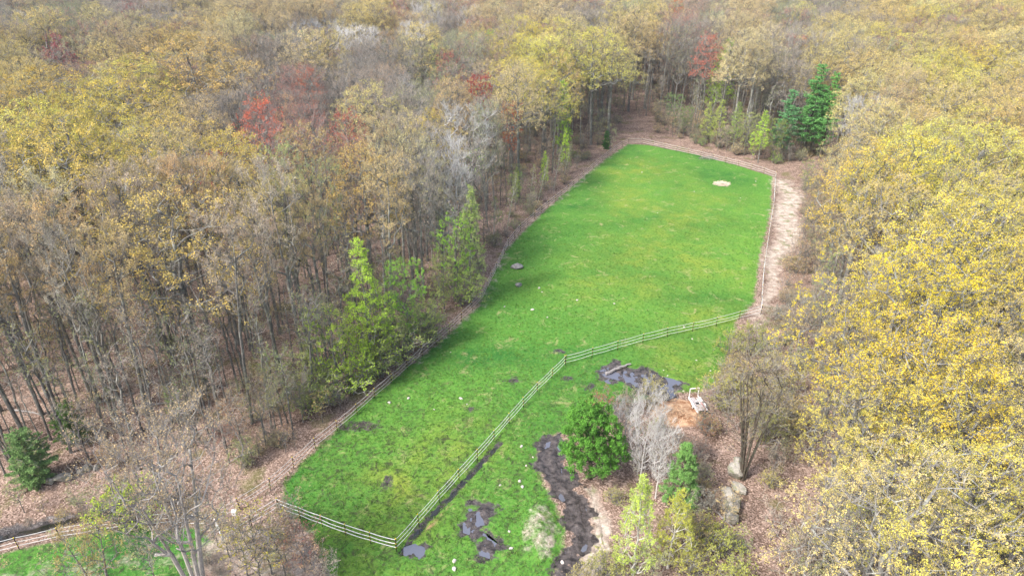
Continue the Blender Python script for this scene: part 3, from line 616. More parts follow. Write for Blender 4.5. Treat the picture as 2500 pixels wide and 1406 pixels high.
# right margin of the path
for px, py, h, k, c, wd, lab in [(2045, 690, 14, 'maple0', (0.42, 0.24, 0.15), 1.1, 'rust brown maple beside the tan path'), (2010, 640, 11, 'maple2', (0.40, 0.27, 0.19), 1.1, 'brown maple nearest the tan path'), (2070, 770, 14, 'maple2', (0.44, 0.25, 0.14), 1.1, 'rusty slender maple right of the path'),
    (2050, 560, 12, 'maple0', (0.40, 0.28, 0.2), 1.0, 'grey brown maple right of the upper path'), (2110, 850, 13, 'bare1', 'W', 0.8, 'white stemmed leafless tree in the right woods'), (1985, 800, 7, 'maple1', (0.42, 0.3, 0.12), 1.3, 'low tan maple by the lower path'),
    (2000, 850, 9, 'maple1', (0.42, 0.36, 0.1), 1.2, 'olive tan maple below the rusty maples'), (1925, 870, 8, 'maple0', (0.36, 0.30, 0.16), 1.3, 'thin olive maple at the foot of the path')]:
    cat = 'maple' if k[0] == 'm' else 'bare tree'; H_('maple_tree' if cat == 'maple' else 'bare_tree', k, px, py, h, c, wd, cat=cat, label=lab)
# plants of the wet foreground
H_('pine_tree', 'bushpine', 1440, 1168, 8.6, (0.12, 0.30, 0.05), 1.0, cat='pine', label='round bushy green pine beside the mud track')
H_('pine_tree', 'softpine', 1656, 1238, 7.4, (0.19, 0.37, 0.11), 1.0, cat='pine', label='narrow soft green pine right of the grey bare trees')
H_('bare_tree', 'bare0', 1560, 1190, 10.2, 'W', 0.8, cat='bare tree', label='pale leafless tree between the two foreground pines')
H_('bare_tree', 'bare1', 1600, 1215, 8.5, 'W', 0.9, cat='bare tree', label='pale leafless tree touching the narrow foreground pine')
H_('bare_tree', 'bare1', 1520, 1120, 6.5, (0.4, .36, .34), 1.1, cat='bare tree', label='low grey leafless thicket tree behind the round pine')
H_('shrub', 'shrub0', 1470, 1022, 3.2, (0.36, 0.17, 0.09), 1.2, cat='shrub', label='rusty round shrub behind the round pine')
H_('shrub', 'shrub1', 1530, 1010, 2.8, (0.32, 0.24, 0.19), 1.2, cat='shrub', label='brown shrub beside the rusty round shrub')
H_('shrub', 'shrub1', 1590, 985, 3.4, (0.42, 0.38, 0.14), 0.9, cat='shrub', label='thin yellowish shrub in front of the mud pool')
H_('birch', 'openbirch', 1545, 1402, 9.8, (0.54, 0.68, 0.14), 1.0, cat='birch', label='foreground birch with pale lime leaves and white stem')
H_('birch', 'openbirch', 1630, 1385, 8.2, (0.56, 0.58, 0.10), 1.0, rz=2.0, cat='birch', label='yellower birch right behind the foreground white stemmed birch')
H_('bare_tree', 'multi', 1812, 1168, 14.5, (0.36, 0.30, 0.15), 1.1, cat='multi-stem tree', label='tall many-stemmed dark tree beside the boulders')
for i, (px, py, h, k, c) in enumerate([(860, 960, 5.0, 'shrub0', (0.48, .66, .08)), (930, 920, 4.5, 'shrub1', (0.42, .52, .12)), (985, 880, 5.5, 'shrub0', (0.36, .44, .13)), (1040, 835, 5, 'shrub1', (0.34, .40, .13)), (790, 990, 5, 'shrub1', (0.40, .50, .12)), (750, 1010, 4.5, 'shrub0', (0.38, .44, .14)), (900, 900, 7, 'shrub1', (0.46, .60, .09)), (1130, 745, 5, 'shrub0', (0.40, .52, .12)), (1780, 870, 3.5, 'shrub0', (0.38, .42, .1)), (1835, 865, 4, 'shrub1', (0.36, .40, .09)), (1760, 1000, 4.5, 'shrub0', (0.42, .42, .12)), (1790, 950, 4, 'shrub1', (0.44, .38, .14)), (1720, 1060, 2.5, 'shrub0', (0.36, .2, .12)),
    (1700, 1120, 2.5, 'shrub0', (0.34, .25, .2)), (1870, 1080, 4, 'shrub1', (0.36, .36, .13)), (1930, 1060, 4.5, 'shrub0', (0.40, .34, .15)), (1880, 1190, 2.0, 'shrub0', (0.46, .42, .12)),
    (1700, 1330, 3.2, 'shrub1', (0.42, .40, .1)), (1760, 1360, 3.2, 'shrub0', (0.44, .48, .1)), (1690, 1410, 3, 'shrub0', (0.44, .44, .1)), (1780, 1440, 3, 'shrub1', (0.46, .5, .1)),
    (1960, 1420, 4.2, 'shrub0', (0.34, .28, .2)), (2030, 1400, 4.5, 'shrub1', (0.34, .29, .21)), (1480, 1420, 3, 'shrub1', (0.40, .40, .12)), (1500, 1230, 1.8, 'shrub0', (0.36, .36, .12)), (1430, 1440, 2.6, 'shrub0', (0.42, .36, .14)),
    (1730, 1240, 2.2, 'shrub1', (0.36, .25, .18)), (1655, 1080, 1.6, 'shrub0', (0.45, .33, .24)), (1900, 960, 5, 'shrub1', (0.40, .36, .12)), (1850, 1010, 4, 'shrub0', (0.40, .33, .14))]):
    plant('shrub', k, *gp(px, py), h, jit(c, 0.08), 1.15, cat='shrub', code='g' if c[1] > .34 else 'B', group=None, fixed=None, hand=False, low=True)
for i, (px, py, h, c) in enumerate([(1880, 1318, 4.5, 'B'), (1690, 1190, 4, 'B'), (1765, 1290, 4.5, 'T'), (605, 1405, 5.5, 'T'), (640, 1425, 7.2, 'Y'), (664, 1400, 6, 'T'), (700, 1412, 5.5, 'O'), (745, 1395, 5, 'R'), (770, 1430, 4.8, 'O'), (560, 1360, 6, 'B'),
    (720, 1300, 4, 'O'), (810, 1440, 4, 'B'), (620, 1330, 4.5, 'Y'), (180, 1440, 5, 'g'), (60, 1250, 3.5, 'g'), (380, 1420, 6, 'g'), (1660, 1300, 4, 'g'), (1590, 1430, 4, 'g')]):
    plant('sapling', f'sapling{i % 3}', *gp(px, py), h, jit(TINT[c], 0.08), 1.2, cat='sapling', code=c, group=None, fixed=None, hand=False, low=True)
# left foreground
H_('maple_tree', 'grand', 505, 1500, 18.0, (0.56, 0.43, 0.26), 0.95, rz=0.6, cat='maple', label='large three-stemmed foreground maple with thin copper buds')
H_('birch', 'twinstem', 285, 1520, 10.5, (0.52, 0.42, 0.16), 0.7, cat='birch', label='small forked tan tree at the lower left, over the paddock')
H_('shrub', 'shrub0', 322, 1292, 4.6, (0.42, 0.54, 0.06), 1.3, cat='shrub', label='bright lime bush beside the paddock fence')
H_('pine_tree', 'pine1', 95, 1175, 6.0, (0.24, 0.38, 0.15), 1.1, cat='pine', label='wide dark hemlock at the left edge by the stone wall')
H_('pine_tree', 'pine1', 185, 1075, 4.5, (0.18, 0.30, 0.09), 1.2, cat='pine', label='small green hemlock in the left woods above its larger twin')
for px, py, h, k, c, wd, lab in [(650, 1085, 8, 'maple1', (0.36, .36, .1), 1.4, 'olive leaved young maple near the lower left fence'), (600, 1110, 7, 'maple0', (0.46, .27, .12), 1.4, 'copper young maple left of the olive one'), (690, 1045, 7, 'maple1', (0.38, .36, .1), 1.4, 'olive young maple right of its copper neighbour'),
    (560, 1130, 6, 'maple3', (0.42, .17, .1), 1.3, 'rusty low maple behind the large foreground maple'), (470, 1080, 7, 'maple3', (0.34, .32, .12), 1.3, 'olive brown maple behind the foreground crown'), (740, 1030, 6, 'maple0', (0.34, .26, .18), 1.3, 'brown young maple by the fence right of the olive ones')]:
    H_('maple_tree', k, px, py, h, c, wd, cat='maple', label=lab)
# bulk canopy
cands = []
step = 5.4
for iy in range(int(14/step), int(470/step)):
    for ix in range(-78, 79):
        x = (ix+rng.uniform(-.38, .38)+0.5*(iy % 2))*step; y = (iy+rng.uniform(-.38, .38))*step
        cands.append((x, y))
cands = np.array(cands); zl = (cands[:, 0] < -12) & (cands[:, 1] < 100); cands = cands[~zl]; ex = []
for iy in range(3, 23):
    for ix in range(-26, 0):
        x = (ix+rng.uniform(-.42, .42)+0.5*(iy % 2))*4.3; y = (iy+rng.uniform(-.42, .42))*4.3
        if x < -12 and y < 100: ex.append((x, y))
cands = np.concatenate([cands, ex])
dO = sdf(OPEN, cands[:, 0], cands[:, 1])
cands = cands[dO < np.where(cands[:, 0] > 25, -3.2, -1.0)]
bulk = []
for x, y in cands:
    if math.hypot(x, y) < 17 or (y < 40 and -24 < x < 17) or (x < 0 and y < 46 and x > -0.8*y-6) or any((x-a)**2+(y-b)**2 < (r+2.0)**2 for a, b, r in used): continue
    H0 = 20; px, py, dep = proj(x, y, H0*0.85+float(ter(x, y)))
    if dep < 5: continue
    pb = proj(x, y, 0)
    if px < -260 or px > 2760 or py < -160 or (py > 1560): continue
    z = zone(px, py)
    if rng.random() < 0.33: z = zone(px+rng.normal()*160, py+rng.normal()*90)
    if rng.random() < (0.26 if dep > 105 and px < 2000 else 0.10): z = rng.choice(list('TBWGOgRL'), p=[.08, .20, .08, .10, .20, .15, .14, .05])
    if z == 'P': z = 'g'
    if dep < 85 and z in 'RO': z = 'B' if px < 1900 else 'T'
    right = px > 1980 or (px < 650 and py < 520)
    if z in 'YG': key = f'oak{rng.integers(5)}'; cat = 'oak'; H = rng.uniform(19.5, 24)
    elif z == 'T': key = rng.choice(['oak0', 'oak2', 'oak4', 'stand0', 'stand1', 'stand2']); cat = 'oak'; H = rng.uniform(19, 24)
    elif z == 'W': key = f'bare{rng.integers(2)}'; cat = 'bare tree'; H = rng.uniform(16, 20)
    elif z == 'L': key = f'aspen{rng.integers(3)}'; cat = 'aspen'; H = rng.uniform(14, 18)
    else: z = z if z != 'R' or rng.random() < 0.8 else 'B'; key = f'maple{rng.integers(4)}'; cat = 'maple'; H = rng.uniform(17, 22)
    if px < 1000 and py > 400 and dep < 130:
        key = f'stand{rng.integers(5)}'; cat = 'oak'; H = rng.uniform(20, 25); z = rng.choice(list('BTGg'), p=[.42, .30, .20, .08])
    elif dep < 78 and key[0] == 'o': key = f'nearoak{rng.integers(3)}'
    if z == 'W' and rng.random() < 0.65: z = 'B'; key = f'maple{rng.integers(4)}'; cat = 'maple'
    if px > 1700 and dep < 66 and rng.random() < 0.45: continue
    if px > 1700 and dep < 66 and z in 'TBG' and rng.random() < 0.55: z = 'Y'
    if px > 1700 and dep < 85 and z in 'BO': z = 'g' if rng.random() < 0.4 else 'G'
    if px > 1700 and dep < 75 and z == 'Y' and rng.random() < 0.4: z = 'G'
    if dep > 150: H *= 1.12
    bulk.append((dep, x, y, H, key, cat, z, px, py))
bulk.sort(key=lambda b: b[0])
cnt = {}; CAP = 290; far = []
for dep, x, y, H, key, cat, z, px, py in bulk:
    vis = -60 < px < 2560 and -40 < py < 1500
    if not vis or cnt.get(cat, 0) >= CAP: far.append((x, y, H, key, z)); continue
    cnt[cat] = cnt.get(cat, 0)+1
    plant({'oak': 'oak_tree', 'maple': 'maple_tree', 'bare tree': 'bare_tree', 'aspen': 'aspen_tree'}[cat], key, x, y, H, jit(TINT.get(z, TINT['T'])), rng.uniform(0.9, 1.2)*(1.12 if z in 'YG' else 1.0)*(0.85 if key[:5] == 'stand' else 1),
          tilt=(rng.normal()*0.03, rng.normal()*0.03), split=dep < 150, cat=cat, code=z, group=None, fixed=None, hand=False)
# every tree form needs one whole mesh in view for the far wood to repeat
print('individual trees', len(TREES), cnt, 'far', len(far))

def scatter(name, recs, label, cat):
    """recs: (x, y, z, H, key, tint); one uncountable mass instanced from tree forms"""
    keys = sorted({r[4] for r in recs})
    V = np.array([r[:3] for r in recs], float)
    me = mk_mesh(name+'_points', V); o = link(name, me); tag(o, label, cat, kind='stuff')
    n = len(recs)
    def at(nm, ty, vals, f='value'):
        a = me.attributes.new(nm, ty, 'POINT'); a.data.foreach_set(f, np.asarray(vals).ravel())
    at('form', 'INT', np.array([keys.index(r[4]) for r in recs], np.int32))
    sc = np.array([[r[3]/TPL[r[4]]['H']]*3 for r in recs], np.float32); sc[:, :2] *= rng.uniform(0.9, 1.25, (n, 1))
    at('size', 'FLOAT_VECTOR', sc, 'vector'); at('spin', 'FLOAT_VECTOR', np.stack([rng.normal(0, .03, n), rng.normal(0, .03, n), rng.uniform(0, 6.28, n)], 1).astype(np.float32), 'vector')
    at('tint', 'FLOAT_COLOR', np.array([(*r[5], 1) for r in recs], np.float32), 'color')
    ng = bpy.data.node_groups.new(name+'_scatter', 'GeometryNodeTree')
    ng.interface.new_socket('Geometry', in_out='INPUT', socket_type='NodeSocketGeometry'); ng.interface.new_socket('Geometry', in_out='OUTPUT', socket_type='NodeSocketGeometry')
    gi = ng.nodes.new('NodeGroupInput'); go = ng.nodes.new('NodeGroupOutput'); jn = ng.nodes.new('GeometryNodeJoinGeometry'); L = ng.links.new
    def na(nm, ty): q = ng.nodes.new('GeometryNodeInputNamedAttribute'); q.data_type = ty; q.inputs[0].default_value = nm; return q.outputs[0]
    form, size, spin = na('form', 'INT'), na('size', 'FLOAT_VECTOR'), na('spin', 'FLOAT_VECTOR')
    for i, k in enumerate(keys):
        oi = ng.nodes.new('GeometryNodeObjectInfo'); oi.inputs[0].default_value = SRC[k]; oi.transform_space = 'ORIGINAL'; oi.inputs['As Instance'].default_value = True
        cmpn = ng.nodes.new('FunctionNodeCompare'); cmpn.data_type = 'INT'; cmpn.operation = 'EQUAL'; L(form, cmpn.inputs[2]); cmpn.inputs[3].default_value = i
        ip = ng.nodes.new('GeometryNodeInstanceOnPoints'); L(gi.outputs[0], ip.inputs['Points']); L(cmpn.outputs[0], ip.inputs['Selection'])
        L(oi.outputs['Geometry'], ip.inputs['Instance']); L(spin, ip.inputs['Rotation']); L(size, ip.inputs['Scale']); L(ip.outputs[0], jn.inputs[0])
    L(jn.outputs[0], go.inputs[0])
    md = o.modifiers.new('scatter', 'NODES'); md.node_group = ng
    return o
def ensure_src(key, name, x, y, H, tint, cat, code):
    if key not in SRC: plant(name, key, x, y, H, tint, split=False, cat=cat, code=code, group=None, fixed=None, hand=False)
for k, (nm, cat, cd_) in {**{f'oak{i}': ('oak_tree', 'oak', 'G') for i in range(5)}, **{f'nearoak{i}': ('oak_tree', 'oak', 'G') for i in range(3)}, **{f'pole{i}': ('sapling', 'sapling', 'B') for i in range(2)}, **{f'bloom{i}': ('maple_tree', 'maple', 'R') for i in range(3)}, **{f'maple{i}': ('maple_tree', 'maple', 'B') for i in range(4)}, **{f'stand{i}': ('oak_tree', 'oak', 'T') for i in range(5)},
                          **{f'bare{i}': ('bare_tree', 'bare tree', 'W') for i in range(2)}, **{f'aspen{i}': ('aspen_tree', 'aspen', 'L') for i in range(3)}}.items():
    if k not in SRC:
        j = [i for i, f in enumerate(far) if f[3] == k and f[1] > 60]
        fx = far.pop(j[0]) if j else (150+rng.uniform(-60, 60), 260+rng.uniform(-20, 40), 20, k, cd_)
        ensure_src(k, nm, fx[0], fx[1], fx[2], jit(TINT.get(cd_, TINT['T'])), cat, cd_)
scatter('distant_wood', [(x, y, float(ter(x, y))-0.05, H, k, jit(TINT.get(z, TINT['T']))) for x, y, H, k, z in far],
        'distant spring woodland of gold, brown and grey crowns filling the back of the view', 'woodland')
# saplings: source specimens along the wood edge, then uncountable undergrowth
for i, (px, py) in enumerate([(1490, 372), (2040, 700), (1985, 860)]):
    x, y = gp(px, py); ensure_src(f'sapling{i}', 'sapling', x, y, 6, TINT['g'], 'sapling', 'g')
for i, (px, py) in enumerate([(600, 1130), (1950, 905)]):
    x, y = gp(px, py); ensure_src(f'shrub{i}', 'shrub', x, y, 3, TINT['g'], 'shrub', 'g')
ROCKROW = np.array([gp(1800, 1130), gp(1783, 1290)])
BRUSHY = [poly([(1955,440),(2010,420),(2020,600),(1995,760),(1915,880),(1868,850),(1905,720),(1950,600)]), poly([(1600,325),(1660,345),(1830,390),(1900,405),(1985,400),(1985,330),(1600,290)]), poly([(1700,1010),(1760,930),(1800,830),(1860,850),(1975,1000),(1960,1180),(1830,1180),(1830,1420),(1640,1440),(1660,1270),(1700,1200)]),
    poly([(560,1130),(720,1060),(850,960),(1060,780),(1100,780),(930,925),(780,1060),(650,1160)]), poly([(540,1320),(690,1250),(760,1330),(800,1440),(420,1440)]), poly([(-100,1290),(200,1225),(420,1200),(420,1250),(150,1290),(-100,1350)]),
    poly([(1180,590),(1300,480),(1430,375),(1450,395),(1340,490),(1230,590)]), poly([(1600,1020),(1700,1050),(1690,1200),(1560,1200),(1520,1100),(1530,1000)])]
def brushy(x, y): return any(bool(inside(P, np.array([x]), np.array([y]))[0]) for P in BRUSHY)
und = []
while len(und) < 3600:
    y = 16+rng.uniform(0, 1)**1.2*210; x = rng.uniform(-1, 1)*(0.85*y+25)
    d = float(sdf(OPEN, np.array([x]), np.array([y]))[0])
    br = d > -3 and brushy(x, y)
    if d > 0.5 and not br: continue
    if segd(ROCKROW, np.array([x]), np.array([y]), False)[0] < 1.6: continue
    k = rng.choice(['sapling0', 'sapling1', 'sapling2', 'shrub0', 'shrub1', 'pole0', 'pole1'], p=[.17, .16, .16, .11, .10, .15, .15])
    if (y < 38 and -26 < x < 20) or (x < 0 and y < 42 and not br): continue
    if x < -18 and y < 95 and not br and k[0] != 'p' and rng.random() < 0.7: k = rng.choice(['pole0', 'pole1'])
    if x < -18 and y < 95 and k[0] == 'p' and rng.random() < 0.35: continue
    if br and k[0] == 'p': k = 'sapling1'
    c = rng.choice(list('gTBOgGL'), p=[.27, .17, .25, .07, .12, .09, .03]) 
    H = rng.uniform(3, 8) if k[:2] == 'sa' else rng.uniform(1.2, 3) if k[0] == 's' else rng.uniform(9, 17)
    if br: H *= 0.55
    und.append((x, y, float(ter(x, y))-0.05, H, k, tuple(v*0.8 for v in jit(TINT[c]))))
for P in BRUSHY:
    a_, b_ = P.min(0), P.max(0); n_ = 0; area = abs(sum(P[i-1][0]*P[i][1]-P[i][0]*P[i-1][1] for i in range(len(P))))/2
    while n_ < area*(0.30 if P is BRUSHY[1] or P is BRUSHY[0] else 0.16):
        x, y = rng.uniform(a_[0], b_[0]), rng.uniform(a_[1], b_[1])
        if not inside(P, np.array([x]), np.array([y]))[0]: continue
        n_ += 1
        if segd(ROCKROW, np.array([x]), np.array([y]), False)[0] < 2.3: continue
        k = rng.choice(['sapling0', 'sapling1', 'sapling2', 'shrub0', 'shrub1'], p=[.2, .2, .2, .2, .2]); c = rng.choice(list('gTBOGL'), p=[.30, .17, .27, .10, .10, .06])
        und.append((x, y, float(ter(x, y))-0.05, (rng.uniform(1.5, 4.2) if k[:2] == 'sa' else rng.uniform(0.8, 2.0))*(1.5 if P is BRUSHY[1] or P is BRUSHY[0] else 1), k, tuple(v*0.85 for v in jit(TINT['O' if P is BRUSHY[0] and rng.random() < .5 else c]))))
scatter('undergrowth', und, 'thin saplings and brush crowding the woodland floor beneath the tall trees', 'undergrowth')

# ------------------------------------------------------------------ fences
STEEL = plain('dark_steel_post', (0.035, 0.032, 0.028), 0.6, 0.3); YEL = plain('yellow_insulator', (0.75, 0.55, 0.03), 0.5)
TAPE = plain('white_fence_tape', (0.60, 0.595, 0.60), 0.5, var=0.08, scale=2); OLDTAPE = plain('weathered_fence_tape', (0.45, 0.42, 0.40), 0.7, var=0.2, scale=2)
def boxes(L, m=0):
    A = Acc()
    for (x0, y0, z0, x1, y1, z1) in L:
        V = np.array([(x, y, z) for z in (z0, z1) for x, y in ((x0, y0), (x1, y0), (x1, y1), (x0, y1))], float)
        A.add(V, np.array([(3, 2, 1, 0), (4, 5, 6, 7), (0, 1, 5, 4), (1, 2, 6, 5), (2, 3, 7, 6), (3, 0, 4, 7)]), m)
    return A
POST = boxes([(-.035, -.012, -.3, .035, .012, 1.42), (-.008, -.04, -.3, .008, -.012, 1.42)]).mesh('post_mesh', [STEEL])
INS = boxes([(-.04, -.06, -.04, .04, .045, .04), (-.045, -.065, -.012, .045, .05, .012)]).mesh('insulator_mesh', [YEL])
def resample(P, st):
    P = np.array(P); d = np.r_[0, np.cumsum(np.linalg.norm(np.diff(P, axis=0), axis=1))]; n = max(1, int(round(d[-1]/st)))
    t = np.linspace(0, d[-1], n+1); return np.stack([np.interp(t, d, P[:, 0]), np.interp(t, d, P[:, 1])], 1)
def fence(line, label, st=3.0, tape=TAPE, r=0.028, seed=1, hs=(0.45, 0.88, 1.33)):
    g = np.random.default_rng(seed); P = resample([gp(*p) for p in line], st); root = empty('electric_fence', (*P[0], float(ter(*P[0]))))
    tag(root, label, 'fence'); o0 = np.array([*P[0], float(ter(*P[0]))]); tops = []
    for i, p in enumerate(P):
        q = P[min(i+1, len(P)-1)]-P[max(i-1, 0)]; a = link('post', POST, root); a.location = (p[0]-o0[0], p[1]-o0[1], 0)
        a.rotation_euler = (g.normal()*0.03, g.normal()*0.03, math.atan2(q[1], q[0])); 
        for hz_ in (0.45, 0.88, 1.40): q_ = link('insulator', INS, a); q_.location = (0, 0, hz_); q_.scale = (.75, .75, .75)
    for h in hs:
        pts = []
        for i in range(len(P)-1):
            n = 6; sag = g.uniform(0.02, 0.10)
            for k in range(n): t = k/n; pts.append((*(P[i]*(1-t)+P[i+1]*t), h-4*sag*t*(1-t)))
        pts.append((*P[-1], h)); pts = np.array(pts)-np.array([o0[0], o0[1], 0]); n = len(pts)-1
        A = Acc(); V, Q = tubes(pts[:-1], pts[1:], np.full(n, r), np.full(n, r), 6); A.add(V, Q, 0); link('rail_tape', A.mesh('rail_tape_mesh', [tape]), root)
    return root
fence(FENCE_A, 'long weathered electric fence running up the left side of the pasture', tape=OLDTAPE, r=0.026, seed=2)
fence([(1535,352),(1567,352),(1605,361),(1690,380),(1800,407),(1860,424),(1892,436)], 'electric fence across the far back end of the pasture', tape=OLDTAPE, r=0.036, seed=3)
fence([(1892,436),(1888,500),(1874,590),(1865,650),(1860,700),(1857,768)], 'electric fence seen end-on beside the tan path on the right', tape=TAPE, r=0.018, seed=4)
fence([(1857,768),(1735,800),(1601,829),(1505,856),(1380,892)], 'white electric fence crossing the pasture from the right side to the middle corner', r=0.021, seed=5, st=3.4)
fence([(1380,892),(1300,970),(1236,1043),(1167,1122),(1088,1208),(1013,1294),(968,1345)], 'white electric fence running diagonally down the wet ditch', r=0.022, seed=6)
fence([(968,1345),(873,1318),(800,1291),(740,1268),(680,1245)], 'bright white electric fence along the front of the pasture', r=0.032, seed=7, st=2.6)
fence([(680,1245),(610,1287),(546,1326)], 'short white electric fence beside the gateway lane', r=0.024, seed=8, st=2.6)
fence([(-160,1385),(0,1352),(140,1318),(300,1290),(400,1279),(505,1286)], 'white electric fence along the top of the lower left paddock', r=0.022, seed=9)
gt = empty('field_gate', (*gp(530, 1290), 0)); tag(gt, 'small white pipe gate at the lane end beside the forked maple', 'gate')
ga = np.array(gp(530, 1290)); gb = np.array(gp(548, 1328))-ga
def tubeobj(name, segs, r, m, parent, k=8):
    A_ = np.array([a for a, b in segs], float); B_ = np.array([b for a, b in segs], float); A = Acc(); V, Q = tubes(A_, B_, np.full(len(segs), r), np.full(len(segs), r), k); A.add(V, Q, 0)
    return link(name, A.mesh(name+'_mesh', [m]), parent)
for q in (np.zeros(2), gb): tubeobj('gate_post', [((q[0], q[1], -.2), (q[0], q[1], 1.35))], 0.05, TAPE, gt)
for h in (0.45, 0.85, 1.22): tubeobj('gate_bar', [((0, 0, h), (gb[0], gb[1], h))], 0.035, TAPE, gt)

# ------------------------------------------------------------------ stones
def rockmat(name, a, b, moss=None):
    m, t = mat(name); s = N(t); o = s.n('ShaderNodeTexCoord').outputs['Object']
    c = s.mix(s.rng(s.noise(o, 2.5, 6, 0.7), 0.35, 0.65), a, b)
    c = s.mix(s.rng(s.noise(o, 9, 4, 0.7), 0.6, 0.68), c, tuple(v*0.5 for v in a))
    if moss: c = s.mix(s.rng(s.noise(o, 1.7, 5, 0.7), 0.5, 0.6), c, moss)
    s.out(s.pbsdf(c, 0.9, s.bump(s.noise(o, 6, 6, 0.7), 0.7, 0.08))); return m
ROCK = rockmat('grey_granite', (0.16, 0.15, 0.15), (0.36, 0.34, 0.33)); LROCK = rockmat('lichened_granite', (0.24, 0.22, 0.19), (0.42, 0.39, 0.34), (0.20, 0.21, 0.13)); WROCK = rockmat('pale_stone', (0.42, 0.37, 0.34), (0.64, 0.58, 0.54))
import bmesh
def rock(seed, sub=3, facets=6):
    bm = bmesh.new(); bmesh.ops.create_icosphere(bm, subdivisions=sub, radius=1.0); g = np.random.default_rng(seed)
    F = unit(g.normal(size=(facets+5, 3))); D = g.uniform(0.55, 0.85, facets+5)
    for v in bm.verts:
        p = np.array(v.co)
        for f, d in zip(F, D):
            e = p@f-d
            if e > 0: p = p-f*e*0.92
        p = p*(1+0.10*mnoise.fractal(Vector(p*2.2)+Vector((seed*3.1, 0, 0)), 0.8, 2, 4)); v.co = p
    me = bpy.data.meshes.new('rock_mesh'); bm.to_mesh(me); bm.free(); return me
RM = {}
def put_rock(px, py, sx, sy, sz, m, label, cat='boulder', name='boulder', seed=1, group=None, sub=3, sink=0.25, rz=None):
    k = (seed % 6, sub, m.name)
    if k not in RM: RM[k] = rock(seed % 6+1, sub); RM[k].materials.append(m)
    o = link(name, RM[k]); x, y = gp(px, py); o.location = (x, y, float(ter(x, y))+sz*(1-sink)*0.5+float(relief(np.array([x]), np.array([y]))[0])); o.scale = (sx/2, sy/2, sz*0.6); o.rotation_euler = (0, 0, random.uniform(0, 6) if rz is None else rz)
    return tag(o, label, cat, group)
put_rock(1262, 655, 1.9, 1.3, 0.9, ROCK, 'larger grey boulder in the left side of the pasture', seed=1, rz=0.1)
put_rock(1266, 699, 1.2, 0.8, 0.6, ROCK, 'smaller grey boulder below the larger one in the pasture', seed=2, rz=0.2)
for i, (px, py, a, b, h, lab) in enumerate([(1797, 1162, 1.3, 1.1, .9, 'lichened boulder at the foot of the many-stemmed tree'), (1803, 1196, 1.1, .7, .5, 'flat lichened boulder, second from the many-stemmed tree'), (1783, 1212, 1.3, .9, .5, 'broad low boulder in the middle of the right stone row'),
    (1785, 1240, 1.3, 1.4, 1.1, 'largest upright boulder near the bottom of the right stone row'), (1782, 1268, .9, 1.0, .6, 'lowest boulder of the right stone row'), (1800, 1130, .8, .6, .5, 'small boulder behind the many-stemmed tree')]):
    put_rock(px, py, a*1.6, b*1.5, h*1.5, LROCK, lab, seed=i+2, group='boulders in the right stone row')
for i, (px, py, a, b, h, lab) in enumerate([(215, 1146, 1.2, .8, .7, 'pale boulder at the right end of the left wood edge'), (236, 1144, .8, .6, .5, 'small boulder at the right tip of the left stone wall'), (200, 1155, 1.0, .7, .6, 'boulder second from right in the left stone wall'),
    (155, 1172, 1.7, .9, .8, 'long grey boulder in the left stone wall'), (125, 1178, 1.0, .8, .6, 'round boulder left of the long grey one'), (85, 1176, 1.5, .9, .7, 'shaded boulder at the left end of the stone wall'), (268, 1140, .7, .5, .4, 'lone small stone right of the left stone wall')]):
    put_rock(px, py, a, b, h, LROCK, lab, seed=i, group='boulders of the left stone wall')
for i, (px, py, lab) in enumerate([(408, 1006, 'mossy rock on the left woodland floor, left of a pair'), (428, 1012, 'mossy rock on the left woodland floor, right of a pair')]):
    put_rock(px, py, 1.0, .6, .5, rockmat('mossy_rock', (0.12, 0.10, 0.08), (0.2, .18, .12), (0.20, 0.20, 0.03)), lab, seed=i+3, group='mossy rocks')
small = [(1316,705,.5),(1323,713,.3),(1409,734,.45),(1300,757,.55),(1232,749,.35),(951,985,.45),(997,973,.45),(1125,973,.5),(1140,988,.25),(1273,1090,.4),(1301,1116,.3),(1285,1138,.3),(1269,1176,.45),(1221,1183,.3),(1275,1190,.45),(1243,1297,.3),(1249,1338,.45),
    (1110,1370,.5),(1109,1390,.5),(1378,1050,.45),(1373,1373,.5),(635,1298,.6),(1567,422,.4),(1695,468,.3),(1845,444,.35),(1758,438,.25),(1808,484,.25),(1605,520,.25),(1500,742,.35),(1336,776,.35),(1392,560,.2),(1620,905,.25),(1630,917,.25),(1735,905,.3),(1700,880,.25),(1668,955,.3),(1690,828,.3),(1670,800,.35),
    (1240,1070,.2),(870,1170,.2),(1010,1050,.2),(1190,1010,.2),(1060,1000,.22),(1350,1015,.2),(1205,770,.2),(1100,860,.22),(1450,640,.18),(1545,700,.2),(1700,690,.18),(1720,560,.2)]
def nearest(px, py):
    M = [('the larger grey boulder', 1262, 655), ('the smaller grey boulder', 1266, 699), ('the mud pool', 1560, 920), ('the mud track', 1350, 1110), ('the tan grass mound', 1320, 1290), ('the muddy patch', 1175, 1260), ('the front fence corner', 968, 1345), ('the middle fence corner', 1380, 885), ('the bleached brush circle', 1763, 450),
         ('the far left fence corner', 1535, 352), ('the far right fence corner', 1890, 430), ('the left fence bend', 1173, 740), ('the diagonal fence', 1167, 1115), ('the lower left fence', 930, 990), ('the right fence end', 1857, 760), ('the pasture centre', 1560, 600), ('the gateway lane', 620, 1290), ('the orange dirt heap', 1650, 1000), ('the brown dead patch', 880, 1040)]
    m = min(M, key=lambda q: math.hypot(px-q[1], (py-q[2])*1.3)); dx, dy = px-m[1], py-m[2]
    return ('right of' if dx > 0 else 'left of') if abs(dx) > abs(dy) else ('below' if dy > 0 else 'above'), m[0]
seen = {}
small = [q for q in small if q[2] > 0.21]
